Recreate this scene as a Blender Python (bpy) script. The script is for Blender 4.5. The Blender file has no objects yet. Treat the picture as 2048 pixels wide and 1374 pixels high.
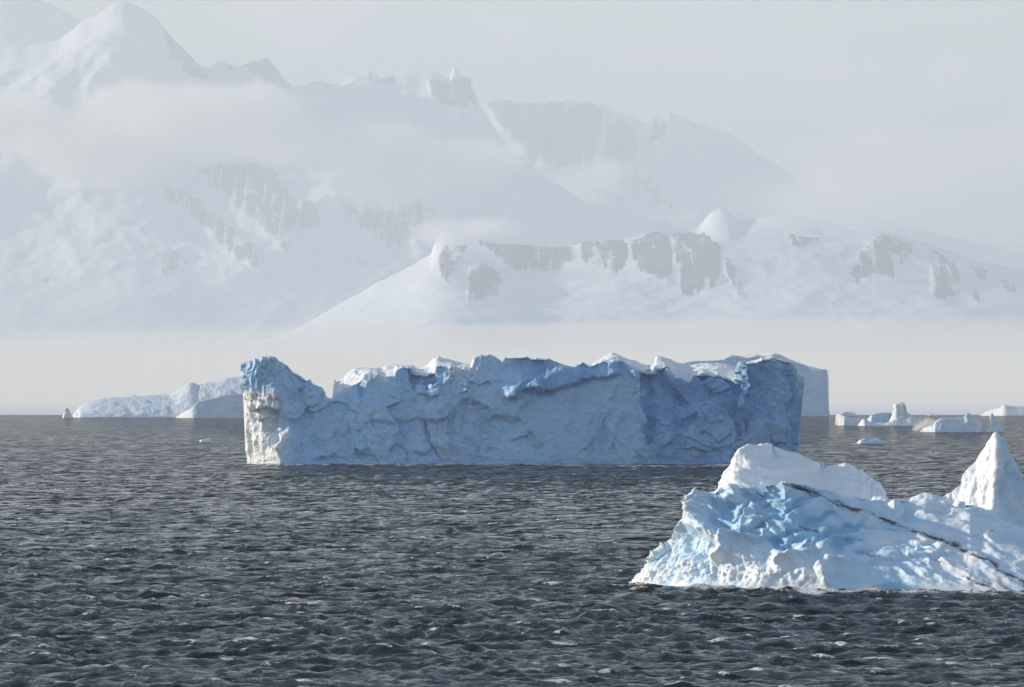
import bpy, math
import numpy as np

# ------------------------------------------------------------------ camera, sky, sun, exposure
F = 11378.0            # focal length in photo pixels (200 mm on a 36 mm sensor, 2048 px wide)
H = 20.0               # eye height above the sea, on a ship's upper deck
Y_INF = 797.5          # row of the level line of sight
PITCH = math.atan((Y_INF - 687.0) / F)
SUN_AZ = math.radians(-77.0)     # from the view direction, negative = left
SUN_EL = math.radians(16.0)

scene = bpy.context.scene
cam_data = bpy.data.cameras.new('camera')
cam_data.lens = 200.0
cam_data.sensor_width = 36.0
cam_data.clip_start = 1.0
cam_data.clip_end = 400000.0
cam = bpy.data.objects.new('camera', cam_data)
cam.location = (0, 0, H)
cam.rotation_euler = (math.radians(90) + PITCH, 0, 0)
scene.collection.objects.link(cam)
scene.camera = cam

world = bpy.data.worlds.new('World')
scene.world = world
world.use_nodes = True
wn = world.node_tree
wn.nodes.clear()
w_out = wn.nodes.new('ShaderNodeOutputWorld')
w_bg = wn.nodes.new('ShaderNodeBackground')
w_sky = wn.nodes.new('ShaderNodeTexSky')
w_sky.sky_type = 'NISHITA'
w_sky.sun_disc = False
w_sky.sun_elevation = SUN_EL
w_sky.sun_rotation = SUN_AZ
w_sky.air_density = 1.0
w_sky.dust_density = 0.4
w_sky.ozone_density = 1.6
w_bg.inputs['Strength'].default_value = 0.125
wn.links.new(w_sky.outputs[0], w_bg.inputs[0])
wn.links.new(w_bg.outputs[0], w_out.inputs[0])

sun_data = bpy.data.lights.new('sun', 'SUN')
sun_data.energy = 5.0
sun_data.angle = math.radians(0.6)
sun_data.color = (1.0, 0.86, 0.68)
sun = bpy.data.objects.new('sun', sun_data)
sun_dir = np.array([math.sin(SUN_AZ) * math.cos(SUN_EL), math.cos(SUN_AZ) * math.cos(SUN_EL), math.sin(SUN_EL)])
import mathutils
sun.rotation_euler = mathutils.Vector(tuple(sun_dir)).to_track_quat('Z', 'Y').to_euler()
sun.location = tuple(sun_dir * 300)
scene.collection.objects.link(sun)

scene.view_settings.view_transform = 'Standard'
scene.view_settings.look = 'None'
scene.view_settings.gamma = 1.0
scene.view_settings.exposure = 0.66
scene.view_settings.use_curve_mapping = False
scene.render.engine = 'CYCLES'
cy = scene.cycles
cy.max_bounces = 12
cy.diffuse_bounces = 3
cy.glossy_bounces = 3
cy.transmission_bounces = 2
cy.transparent_max_bounces = 8
cy.volume_bounces = 10
cy.use_denoising = True
cy.sample_clamp_indirect = 6.0

HAZE = 5.0e-5

# ------------------------------------------------------------------ small maths helpers
def at(px, py, depth):
    """photo pixel + distance along the view -> world point"""
    px = np.asarray(px, float); py = np.asarray(py, float)
    v = (px - 1024.0) / F
    w = (687.0 - py) / F
    dy = math.cos(PITCH) - w * math.sin(PITCH)
    dz = math.sin(PITCH) + w * math.cos(PITCH)
    k = depth / dy
    return np.stack([v * k, np.broadcast_to(depth, np.shape(v * k)) * 1.0, H + dz * k], -1)

def sea_depth(py):
    return H * F / (np.asarray(py, float) - Y_INF)

def to_px(P):
    k = F / P[..., 1]
    return P[..., 0] * k + 1024.0, Y_INF - (P[..., 2] - H) * k

def smooth(a, b, x):
    t = np.clip((x - a) / (b - a), 0, 1)
    return t * t * (3 - 2 * t)

def lin(pts, x):
    p = np.array(pts, float)
    return np.interp(x, p[:, 0], p[:, 1])

def _hash(ix, iy, iz, seed):
    h = (ix.astype(np.uint32) * np.uint32(374761393) + iy.astype(np.uint32) * np.uint32(668265263)
         + iz.astype(np.uint32) * np.uint32(2147483647) + np.uint32((seed * 974634777 + 12345) & 0xffffffff))
    h ^= h >> np.uint32(15); h *= np.uint32(2246822519)
    h ^= h >> np.uint32(13); h *= np.uint32(3266489917)
    h ^= h >> np.uint32(16)
    return h

_G = np.array([[1,1,0],[-1,1,0],[1,-1,0],[-1,-1,0],[1,0,1],[-1,0,1],[1,0,-1],[-1,0,-1],
               [0,1,1],[0,-1,1],[0,1,-1],[0,-1,-1],[1,1,0],[-1,1,0],[0,-1,1],[0,-1,-1]], np.float32)

def perlin(P, scale, seed=0):
    """gradient noise, roughly -1..1; scale is a length or a triple of lengths"""
    s = np.asarray(scale, float)
    Q = (P / s).reshape(-1, 3)
    fl = np.floor(Q)
    fr = (Q - fl).astype(np.float32)
    I = fl.astype(np.int64)
    u = fr * fr * fr * (fr * (fr * 6 - 15) + 10)
    out = np.zeros(len(Q), np.float32)
    for dx in (0, 1):
        wx = u[:, 0] if dx else 1 - u[:, 0]
        for dy in (0, 1):
            wy = u[:, 1] if dy else 1 - u[:, 1]
            for dz in (0, 1):
                wz = u[:, 2] if dz else 1 - u[:, 2]
                g = _G[_hash(I[:, 0] + dx, I[:, 1] + dy, I[:, 2] + dz, seed) & np.uint32(15)]
                d = g[:, 0] * (fr[:, 0] - dx) + g[:, 1] * (fr[:, 1] - dy) + g[:, 2] * (fr[:, 2] - dz)
                out += wx * wy * wz * d
    return (out * 1.3).reshape(P.shape[:-1])

def fbm(P, scale, octaves=4, gain=0.5, seed=0, mode='fbm'):
    s = np.asarray(scale, float) * np.ones(3)
    a, tot, out = 1.0, 0.0, 0.0
    for o in range(octaves):
        n = perlin(P, s, seed + o * 17)
        if mode == 'ridge':
            n = 1 - 2 * np.abs(n)
        elif mode == 'billow':
            n = 2 * np.abs(n) - 0.5
        out = out + a * n
        tot += a
        a *= gain
        s = s / 2.03
    return out / tot

def facets(P, cell, seed, tilt=0.5, jitter=0.4):
    """flat-faced fracture relief: each cell of a jittered lattice is a tilted plane"""
    s = np.asarray(cell, float) * np.ones(3)
    Q = (P / s).reshape(-1, 3)
    base = np.floor(Q).astype(np.int64)
    best = np.full(len(Q), 1e9); val = np.zeros(len(Q)); second = np.full(len(Q), 1e9)
    for dx in (-1, 0, 1):
        for dy in (-1, 0, 1):
            for dz in (-1, 0, 1):
                c = base + np.array([dx, dy, dz])
                h = [_hash(c[:, 0], c[:, 1], c[:, 2], seed + k) / 4294967295.0 for k in range(7)]
                ctr = c + np.stack(h[:3], 1)
                d = Q - ctr
                dd = (d * d).sum(1)
                v = jitter * (h[3] - 0.5) * 2 + tilt * ((h[4] - 0.5) * d[:, 0] + (h[5] - 0.5) * d[:, 1] + (h[6] - 0.5) * d[:, 2]) * 2
                new = dd < best
                second = np.where(new, best, np.minimum(second, dd))
                val = np.where(new, v, val)
                best = np.where(new, dd, best)
    edge = np.sqrt(second) - np.sqrt(best)
    return val.reshape(P.shape[:-1]), edge.reshape(P.shape[:-1])

def seg_dist(px, py, line):
    """distance to a polyline and signed side (positive = above the line in the picture), pixels"""
    best = np.full(np.shape(px), 1e9); side = np.zeros(np.shape(px)); along = np.zeros(np.shape(px))
    L = 0.0
    for (x0, y0), (x1, y1) in zip(line[:-1], line[1:]):
        dx, dy = x1 - x0, y1 - y0
        n2 = dx * dx + dy * dy
        t = np.clip(((px - x0) * dx + (py - y0) * dy) / n2, 0, 1)
        d = np.hypot(px - x0 - t * dx, py - y0 - t * dy)
        cr = dx * (py - y0) - dy * (px - x0)
        m = d < best
        best = np.where(m, d, best)
        side = np.where(m, -np.sign(cr), side)
        along = np.where(m, L + t * math.sqrt(n2), along)
        L += math.sqrt(n2)
    return best, side, along / L

def poly_mask(px, py, poly, soft):
    """1 inside a polygon, falling to 0 over 'soft' pixels outside/inside its edge"""
    inside = np.zeros(np.shape(px), bool)
    n = len(poly)
    for i in range(n):
        x0, y0 = poly[i]; x1, y1 = poly[(i + 1) % n]
        if y0 == y1:
            continue
        c = ((y0 > py) != (y1 > py)) & (px < (x1 - x0) * (py - y0) / (y1 - y0) + x0)
        inside ^= c
    d, _, _ = seg_dist(px, py, list(poly) + [poly[0]])
    sd = np.where(inside, d, -d)
    return smooth(-soft, soft, sd)

# ------------------------------------------------------------------ mesh helpers
def grid_faces(nr, nc, wrap_r=False):
    r = np.arange(nr if wrap_r else nr - 1)
    c = np.arange(nc - 1)
    R, C = np.meshgrid(r, c, indexing='ij')
    R2 = (R + 1) % nr
    return np.stack([R * nc + C, R * nc + C + 1, R2 * nc + C + 1, R2 * nc + C], -1).reshape(-1, 4)

def mesh_from(name, V, Q, attrs=None, smooth_shade=True):
    me = bpy.data.meshes.new(name)
    V = np.ascontiguousarray(V, np.float32); Q = np.ascontiguousarray(Q, np.int32)
    me.vertices.add(len(V)); me.vertices.foreach_set('co', V.ravel())
    me.loops.add(Q.size); me.loops.foreach_set('vertex_index', Q.ravel())
    me.polygons.add(len(Q))
    me.polygons.foreach_set('loop_start', np.arange(0, Q.size, Q.shape[1], dtype=np.int32))
    me.polygons.foreach_set('use_smooth', np.full(len(Q), smooth_shade, bool))
    me.update(calc_edges=True)
    for k, a in (attrs or {}).items():
        at_ = me.attributes.new(k, 'FLOAT', 'POINT')
        at_.data.foreach_set('value', np.ascontiguousarray(a, np.float32).ravel())
    return me

def link(name, me, mat, parent=None, **props):
    o = bpy.data.objects.new(name, me)
    me.materials.append(mat)
    scene.collection.objects.link(o)
    if parent is not None:
        o.parent = parent
    for k, v in props.items():
        o[k] = v
    return o

def thing(name, loc, label, category, group=None):
    o = bpy.data.objects.new(name, None)
    o.location = loc
    o.empty_display_size = 0.5
    scene.collection.objects.link(o)
    o['label'] = label; o['category'] = category
    if group:
        o['group'] = group
    return o

def grid_normals(P):
    du = np.gradient(P, axis=1); dv = np.gradient(P, axis=0)
    n = np.cross(du, dv)
    n /= np.maximum(np.linalg.norm(n, axis=-1, keepdims=True), 1e-9)
    return n

# ------------------------------------------------------------------ materials
def node_mat(name):
    m = bpy.data.materials.new(name); m.use_nodes = True
    nt = m.node_tree; nt.nodes.clear()
    out = nt.nodes.new('ShaderNodeOutputMaterial')
    b = nt.nodes.new('ShaderNodeBsdfPrincipled')
    nt.links.new(b.outputs[0], out.inputs['Surface'])
    return m, nt, b

def N(nt, kind, **kw):
    n = nt.nodes.new(kind)
    for k, v in kw.items():
        if hasattr(n, k) and not k.startswith('in_'):
            setattr(n, k, v)
        else:
            n.inputs[k[3:].replace('_', ' ') if k.startswith('in_') else k].default_value = v
    return n

def attr(nt, name):
    n = nt.nodes.new('ShaderNodeAttribute'); n.attribute_name = name
    return n.outputs['Fac']

def noise(nt, vec, scale, detail=4, rough=0.55, dist=0.0):
    n = nt.nodes.new('ShaderNodeTexNoise')
    n.inputs['Scale'].default_value = scale; n.inputs['Detail'].default_value = detail
    n.inputs['Roughness'].default_value = rough; n.inputs['Distortion'].default_value = dist
    nt.links.new(vec, n.inputs['Vector'])
    return n.outputs['Fac']

def ramp(nt, fac, a, b):
    n = nt.nodes.new('ShaderNodeMapRange'); n.interpolation_type = 'SMOOTHSTEP'
    n.inputs['From Min'].default_value = a; n.inputs['From Max'].default_value = b
    nt.links.new(fac, n.inputs['Value'])
    return n.outputs[0]

def mix(nt, fac, a, b):
    n = nt.nodes.new('ShaderNodeMix'); n.data_type = 'RGBA'
    for i, s in ((0, fac), (6, a), (7, b)):
        if hasattr(s, 'links') or isinstance(s, bpy.types.NodeSocket):
            nt.links.new(s, n.inputs[i])
        else:
            n.inputs[i].default_value = s if not isinstance(s, tuple) else (s + (1.0,))[:4]
    return n.outputs[2]

def math_(nt, op, a, b=None):
    n = nt.nodes.new('ShaderNodeMath'); n.operation = op
    for i, s in enumerate((a, b)):
        if s is None:
            continue
        if isinstance(s, bpy.types.NodeSocket):
            nt.links.new(s, n.inputs[i])
        else:
            n.inputs[i].default_value = s
    return n.outputs[0]

def ice_material(name, unit, snow=(0.86, 0.89, 0.92), ice=(0.44, 0.69, 0.97), deep=(0.23, 0.45, 0.77), bump=0.5, crack=0.5, patch=0.6):
    """snow and glacier ice; 'unit' is the size in metres of the finest visible grain"""
    m, nt, b = node_mat(name)
    geo = nt.nodes.new('ShaderNodeNewGeometry').outputs['Position']
    n1 = noise(nt, geo, 0.12 / unit, 6, 0.62)
    n2 = noise(nt, geo, 0.6 / unit, 5, 0.6)
    n3 = noise(nt, geo, 2.2 / unit, 3, 0.6)
    t = math_(nt, 'ADD', attr(nt, 'tint'), math_(nt, 'MULTIPLY', math_(nt, 'SUBTRACT', n1, 0.5), patch))
    t = math_(nt, 'ADD', t, math_(nt, 'MULTIPLY', math_(nt, 'SUBTRACT', n2, 0.5), patch * 0.6))
    c = mix(nt, ramp(nt, t, 0.05, 0.75), snow, ice)
    c = mix(nt, ramp(nt, t, 0.8, 1.5), c, deep)
    d = math_(nt, 'ADD', attr(nt, 'dirt'), math_(nt, 'MULTIPLY', math_(nt, 'SUBTRACT', n3, 0.5), 0.9))
    d = math_(nt, 'MULTIPLY', ramp(nt, d, 0.12, 1.0), ramp(nt, attr(nt, 'dirt'), 0.02, 0.25))
    c = mix(nt, d, c, mix(nt, n2, (0.035, 0.03, 0.032), (0.10, 0.08, 0.07)))
    nt.links.new(c, b.inputs['Base Color'])
    b.inputs['Roughness'].default_value = 0.55
    b.inputs['Specular IOR Level'].default_value = 0.25
    vo = nt.nodes.new('ShaderNodeTexVoronoi'); vo.inputs['Scale'].default_value = 0.75 / unit
    mpv = nt.nodes.new('ShaderNodeMapping'); mpv.inputs['Scale'].default_value = (1.0, 1.0, 0.6)
    nt.links.new(geo, mpv.inputs['Vector'])
    mv = nt.nodes.new('ShaderNodeVectorMath'); mv.operation = 'ADD'
    nt.links.new(mpv.outputs[0], mv.inputs[0])
    wv = nt.nodes.new('ShaderNodeTexNoise'); wv.inputs['Scale'].default_value = 0.5 / unit; wv.inputs['Detail'].default_value = 3
    nt.links.new(geo, wv.inputs['Vector'])
    ws = nt.nodes.new('ShaderNodeVectorMath'); ws.operation = 'SCALE'; ws.inputs['Scale'].default_value = 1.6 * unit
    nt.links.new(wv.outputs['Color'], ws.inputs[0]); nt.links.new(ws.outputs[0], mv.inputs[1])
    nt.links.new(mv.outputs[0], vo.inputs['Vector'])
    hgt = math_(nt, 'ADD', math_(nt, 'MULTIPLY', n2, 0.8), math_(nt, 'MULTIPLY', n3, 0.35))
    hgt = math_(nt, 'ADD', hgt, math_(nt, 'MULTIPLY', vo.outputs['Distance'], crack))
    bp = N(nt, 'ShaderNodeBump'); bp.inputs['Strength'].default_value = bump; bp.inputs['Distance'].default_value = unit
    nt.links.new(hgt, bp.inputs['Height']); nt.links.new(bp.outputs[0], b.inputs['Normal'])
    return m

def mountain_material():
    m, nt, b = node_mat('mountain_snow_and_rock')
    geo = nt.nodes.new('ShaderNodeNewGeometry').outputs['Position']
    n1 = noise(nt, geo, 0.010, 6, 0.68)
    mp = nt.nodes.new('ShaderNodeMapping'); mp.inputs['Scale'].default_value = (1.0, 0.04, 0.20)
    mp.inputs['Rotation'].default_value = (0, math.radians(14), 0)
    nt.links.new(geo, mp.inputs['Vector'])
    n2 = noise(nt, mp.outputs[0], 0.022, 6, 0.68, 0.6)      # snow lying in the gullies
    r = math_(nt, 'ADD', attr(nt, 'rock'), math_(nt, 'MULTIPLY', math_(nt, 'SUBTRACT', n1, 0.5), 1.2))
    r = math_(nt, 'ADD', r, math_(nt, 'MULTIPLY', math_(nt, 'SUBTRACT', n2, 0.51), 3.0))
    r = math_(nt, 'MULTIPLY', ramp(nt, r, 0.36, 0.72), ramp(nt, attr(nt, 'rock'), 0.05, 0.5))
    c = mix(nt, r, (0.82, 0.88, 0.94), (0.10, 0.115, 0.145))
    nt.links.new(c, b.inputs['Base Color'])
    b.inputs['Roughness'].default_value = 0.8
    b.inputs['Specular IOR Level'].default_value = 0.1
    bp = N(nt, 'ShaderNodeBump'); bp.inputs['Strength'].default_value = 0.2; bp.inputs['Distance'].default_value = 20.0
    nt.links.new(n1, bp.inputs['Height']); nt.links.new(bp.outputs[0], b.inputs['Normal'])
    return m

def snow_material():
    m, nt, b = node_mat('wind_packed_snow')
    geo = nt.nodes.new('ShaderNodeNewGeometry').outputs['Position']
    c = mix(nt, noise(nt, geo, 0.002, 4, 0.6), (0.84, 0.86, 0.88), (0.90, 0.91, 0.92))
    nt.links.new(c, b.inputs['Base Color'])
    b.inputs['Roughness'].default_value = 0.9
    b.inputs['Specular IOR Level'].default_value = 0.05
    return m

def water_material():
    m, nt, b = node_mat('sea_water')
    geo = nt.nodes.new('ShaderNodeNewGeometry').outputs['Position']
    mp = nt.nodes.new('ShaderNodeMapping'); mp.inputs['Scale'].default_value = (1.0, 1.7, 1.0)
    mp.inputs['Rotation'].default_value = (0, 0, math.radians(16))
    nt.links.new(geo, mp.inputs['Vector'])
    v = mp.outputs[0]
    n1 = noise(nt, v, 0.62, 5, 0.64, 0.5)
    n2 = noise(nt, v, 2.6, 4, 0.6, 0.3)
    f = math_(nt, 'ADD', attr(nt, 'foam'), math_(nt, 'MULTIPLY', math_(nt, 'SUBTRACT', n2, 0.5), 2.6))
    fo = math_(nt, 'MULTIPLY', ramp(nt, f, 0.38, 0.72), ramp(nt, attr(nt, 'foam'), 0.03, 0.3))
    c = mix(nt, fo, (0.010, 0.019, 0.029), (0.74, 0.74, 0.75))
    nt.links.new(c, b.inputs['Base Color'])
    rr = nt.nodes.new('ShaderNodeMapRange')
    nt.links.new(fo, rr.inputs['Value']); rr.inputs['To Min'].default_value = 0.04; rr.inputs['To Max'].default_value = 0.8
    nt.links.new(rr.outputs[0], b.inputs['Roughness'])
    b.inputs['IOR'].default_value = 1.19
    hgt = math_(nt, 'ADD', math_(nt, 'MULTIPLY', n1, 0.7), math_(nt, 'MULTIPLY', n2, 0.46))
    bp = N(nt, 'ShaderNodeBump'); bp.inputs['Strength'].default_value = 1.0; bp.inputs['Distance'].default_value = 1.0
    nt.links.new(hgt, bp.inputs['Height'])
    # where the mesh is too coarse to carry the metre-long waves, their slopes are added to the normal
    tn = nt.nodes.new('ShaderNodeTexNoise'); tn.inputs['Scale'].default_value = 0.16; tn.inputs['Detail'].default_value = 6
    tn.inputs['Roughness'].default_value = 0.72; nt.links.new(v, tn.inputs['Vector'])
    sub = nt.nodes.new('ShaderNodeVectorMath'); sub.operation = 'SUBTRACT'
    nt.links.new(tn.outputs['Color'], sub.inputs[0]); sub.inputs[1].default_value = (0.53, 0.555, 0.5)
    mul = nt.nodes.new('ShaderNodeVectorMath'); mul.operation = 'MULTIPLY'
    nt.links.new(sub.outputs[0], mul.inputs[0]); mul.inputs[1].default_value = (7.0, 9.0, 0.0)
    sc_ = nt.nodes.new('ShaderNodeVectorMath'); sc_.operation = 'SCALE'
    nt.links.new(mul.outputs[0], sc_.inputs[0]); nt.links.new(attr(nt, 'far'), sc_.inputs['Scale'])
    ad = nt.nodes.new('ShaderNodeVectorMath'); ad.operation = 'ADD'
    nt.links.new(bp.outputs[0], ad.inputs[0]); nt.links.new(sc_.outputs[0], ad.inputs[1])
    nm = nt.nodes.new('ShaderNodeVectorMath'); nm.operation = 'NORMALIZE'
    nt.links.new(ad.outputs[0], nm.inputs[0]); nt.links.new(nm.outputs[0], b.inputs['Normal'])
    return m

M_MAIN = ice_material('tabular_berg_ice', 1.0, bump=0.7, patch=0.85)
M_NEAR = ice_material('near_berg_ice', 0.28, ice=(0.58, 0.75, 0.90), deep=(0.33, 0.56, 0.77), bump=0.3, crack=0.12)
M_FAR = ice_material('distant_berg_ice', 1.6, bump=0.9)
M_MTN = mountain_material()
M_SEA = water_material()
M_SNOW = snow_material()

# ------------------------------------------------------------------ the sea
BERG_FEET = []   # (px, py) waterlines for wash foam: filled below before the sea is built

def build_sea():
    rng = np.random.default_rng(7)
    def logrows(a, b, k):
        n = max(2, int(math.log(b / a) / k))
        return np.exp(np.linspace(math.log(a), math.log(b), n, endpoint=False))
    near = [372.0]
    while near[-1] < 8500:      # row spacing grows smoothly with distance
        near.append(near[-1] * (1 + np.interp(math.log(near[-1]), [math.log(372), math.log(700), math.log(1500), math.log(4000)], [0.00122, 0.00132, 0.0022, 0.0050])))
    rr = np.concatenate([logrows(8, 372, 0.05), near, [10500.0]])
    core = np.linspace(-0.115, 0.115, 480)
    side = 0.115 + np.cumsum(0.0004 * 1.22 ** np.arange(36))
    side = side[side < 1.35]
    th = np.concatenate([-side[::-1], core, side])
    # jitter of the tessellation so that it leaves no pattern
    R, T = np.meshgrid(rr, th, indexing='ij')
    X = (R * np.sin(T)); Y = (R * np.cos(T))
    dr = np.gradient(rr); dth = np.gradient(th)
    nw = 165
    lam = np.exp(rng.uniform(math.log(0.85), math.log(24), nw))
    wind = math.radians(-118)     # travels towards the ship, and to the left
    ang = wind + rng.normal(0, 1, nw) * np.interp(lam, [1, 6, 30], [0.8, 0.55, 0.35])
    k = 2 * np.pi / lam
    kx, ky = k * np.cos(ang), k * np.sin(ang)
    # amplitude: steepness roughly even per octave, falling off for the longest waves
    amp = 0.0142 * lam * np.exp(-(lam / 5.2) ** 2) + 0.0028 * lam * np.exp(-(lam / 26.0) ** 2)
    amp *= rng.uniform(0.6, 1.3, nw) * 0.57
    ph = rng.uniform(0, 2 * np.pi, nw)
    X32, Y32 = X.astype(np.float32), Y.astype(np.float32)
    Z = np.zeros_like(X32); DX = np.zeros_like(X32); DY = np.zeros_like(X32); J = np.zeros_like(X32); JF = np.zeros_like(X32)
    lost = np.zeros(len(rr)); full = 0.0
    for i in range(nw):
        ly = 2 * np.pi / abs(ky[i]); lx = 2 * np.pi / abs(kx[i])
        w = smooth(2.0, 3.6, ly / dr) * smooth(2.0, 3.6, lx / (rr * dth[len(th) // 2]))
        v_ = (amp[i] * k[i]) ** 2 / 2
        full += v_; lost += v_ * (1 - w * w)
        rows = np.where(w > 0.01)[0]
        if len(rows) == 0:
            continue
        a, b = rows[0], rows[-1] + 1
        wv = (w[a:b, None] * (smooth(2.0, 3.6, lx / (rr[a:b, None] * dth[None, :])))).astype(np.float32)
        p = (np.float32(kx[i]) * X32[a:b] + np.float32(ky[i]) * Y32[a:b] + np.float32(ph[i]))
        s, c = np.sin(p), np.cos(p)
        Z[a:b] += amp[i] * wv * c
        ch = 0.7 * amp[i]
        DX[a:b] -= ch * (kx[i] / k[i]) * wv * s
        DY[a:b] -= ch * (ky[i] / k[i]) * wv * s
        J[a:b] += amp[i] * k[i] * wv * c
        if lam[i] > 2.3:
            JF[a:b] += amp[i] * k[i] * wv * c
    # slow gusts make patches of rougher and smoother water
    P2 = np.stack([X, Y, np.zeros_like(X)], -1)
    gust = 1 + 0.30 * perlin(P2, (70, 110, 1), 5) + 0.22 * perlin(P2, (19, 31, 1), 6) + 0.22 * perlin(P2, (260, 420, 1), 7)
    Z *= gust; DX *= gust; DY *= gust
    sp = perlin(P2, (8.0, 6.0, 1), 11) + 0.5 * perlin(P2, (34, 60, 1), 12)
    sig = J[(R > 400) & (R < 900) & (np.abs(T) < 0.1)].std()
    loc = np.maximum(0.35 * sig, J.std(axis=1, keepdims=True))
    locf = np.maximum(0.3 * sig, JF.std(axis=1, keepdims=True))
    foam = smooth(2.15, 3.1, JF / locf + 1.5 * sp) * 0.8
    # wash along the feet of the icebergs
    px, py = to_px(np.stack([X, Y, np.zeros_like(X)], -1) + 1e-9)
    core_m = (np.abs(T) < 0.115) & (R > 372) & (R < 7500)
    idx = np.where(core_m)
    wash = np.zeros_like(X)
    for line, wid, s in BERG_FEET:
        x0, x1 = line[0][0] - 20, line[-1][0] + 20
        d0 = sea_depth(lin(line, px[idx]))
        dd = d0 - R[idx] * np.cos(T[idx])     # metres in front of the waterline
        m = (px[idx] > x0) & (px[idx] < x1) & (dd > -wid) & (dd < wid * 3)
        wash[idx] = np.maximum(wash[idx], np.where(m, s * smooth(wid * 3, 0, np.abs(dd)), 0))
    pn = fbm(np.stack([X, Y, 0 * X], -1), (5, 9, 1), 3, seed=31)
    foam = np.maximum(foam, wash * smooth(-0.12, 0.3, pn + 0.5 * (J / loc) * 0.3) * 0.9)
    V = np.stack([X + DX, Y + DY, Z], -1).reshape(-1, 3)
    me = mesh_from('water', V, grid_faces(len(rr), len(th))[:, ::-1], {'foam': foam, 'far': (np.sqrt(lost / full)[:, None] * np.ones_like(R))})
    link('water', me, M_SEA, kind='structure')

# ------------------------------------------------------------------ icebergs
def loft(foot, rim, rear, dyf, dyr, dyb, step, nf, nt, nb, prof=1.0, deep=4.0, x_step=0.5, base_depth=None, top_bulge=0.0):
    """A closed body: every column runs from below the waterline up the front to the front rim, back across
    the top to the rear rim and down behind.  foot/rim/rear: lines of photo pixels; dy*: metres behind the foot."""
    x0 = max(foot[0][0], -1e9); x1 = foot[-1][0]
    xs = np.arange(x0, x1 + 1e-6, x_step)
    def make(xs):
        fp, rp, bp = lin(foot, xs), lin(rim, xs), lin(rear, xs)
        d0 = sea_depth(fp) if base_depth is None else np.full(len(xs), float(base_depth))
        dF = d0 + lin(dyf, xs); dR = d0 + lin(dyr, xs); dB = d0 + lin(dyb, xs)
        A = at(xs, fp, dF); A[:, 2] = 0.0
        Bm = at(xs, rp, dR)
        C = at(xs, bp, dB)
        return A, Bm, C
    A, B, C = make(xs)
    ds = np.maximum(np.maximum(np.linalg.norm(np.diff(A, axis=0), axis=1), np.linalg.norm(np.diff(B, axis=0)[:, :2], axis=1)),
                    0.3 * np.linalg.norm(np.diff(C, axis=0)[:, :2], axis=1))
    s = np.concatenate([[0], np.cumsum(ds)])
    n = max(8, int(s[-1] / step))
    xs = np.interp(np.linspace(0, s[-1], n), s, xs)
    A, B, C = make(xs)
    B[:, 2] = np.maximum(B[:, 2], 0.05); C[:, 2] = np.maximum(C[:, 2], 0.05)
    rows = []; part = []; tt = []
    A0 = A.copy(); A0[:, 2] = -deep; A0[:, 1] += 0.3
    D0 = C.copy(); D0[:, 2] = -deep
    rows.append(A0); part.append(0); tt.append(-0.05)
    for t in np.linspace(0, 1, nf):
        q = t ** prof
        p = A + (B - A) * t
        p[:, 1] = A[:, 1] + (B[:, 1] - A[:, 1]) * q
        rows.append(p); part.append(0); tt.append(t)
    for t in np.linspace(0, 1, nt + 2)[1:]:
        p = B + (C - B) * t
        p[:, 2] += top_bulge * np.sin(math.pi * t)
        rows.append(p); part.append(1); tt.append(t)
    for t in np.linspace(0, 1, nb + 1)[1:]:
        rows.append(C + (D0 - C) * t); part.append(2); tt.append(t)
    P = np.stack(rows, 0)
    return P, np.array(part)[:, None] * np.ones((1, n)), np.array(tt)[:, None] * np.ones((1, n)), xs[None, :] * np.ones((len(rows), 1))

def finish(name, P, mat, tint, dirt=None, parent=None, **props):
    nr, nc = P.shape[:2]
    V = P.reshape(-1, 3)
    Q = grid_faces(nr, nc, wrap_r=True)[:, ::-1]
    # end caps
    caps = []
    for c, flip in ((0, False), (nc - 1, True)):
        ring = np.arange(nr) * nc + c
        half = nr // 2
        for i in range(half - 1):
            q = [ring[i], ring[i + 1], ring[nr - 2 - i], ring[nr - 1 - i]]
            if len(set(q)) == 4:
                caps.append(q[::-1] if flip else q)
    if caps:
        Q = np.concatenate([Q, np.array(caps)[:, ::-1]], 0)
    org = np.zeros(3)
    if parent is not None:
        org = np.array(parent.location)
    else:
        org = np.array([V[:, 0].mean(), V[:, 1].mean(), 0.0])
    at_ = {'tint': tint, 'dirt': dirt if dirt is not None else np.zeros(P.shape[:2])}
    me = mesh_from(name, V - org, Q, at_)
    o = link(name, me, mat, parent, **props)
    if parent is None:
        o.location = tuple(org)
    return o

def edge_damp(part, t):
    return np.where(part == 0, np.clip(t * 6, 0.3, 1), 1.0)

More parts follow.
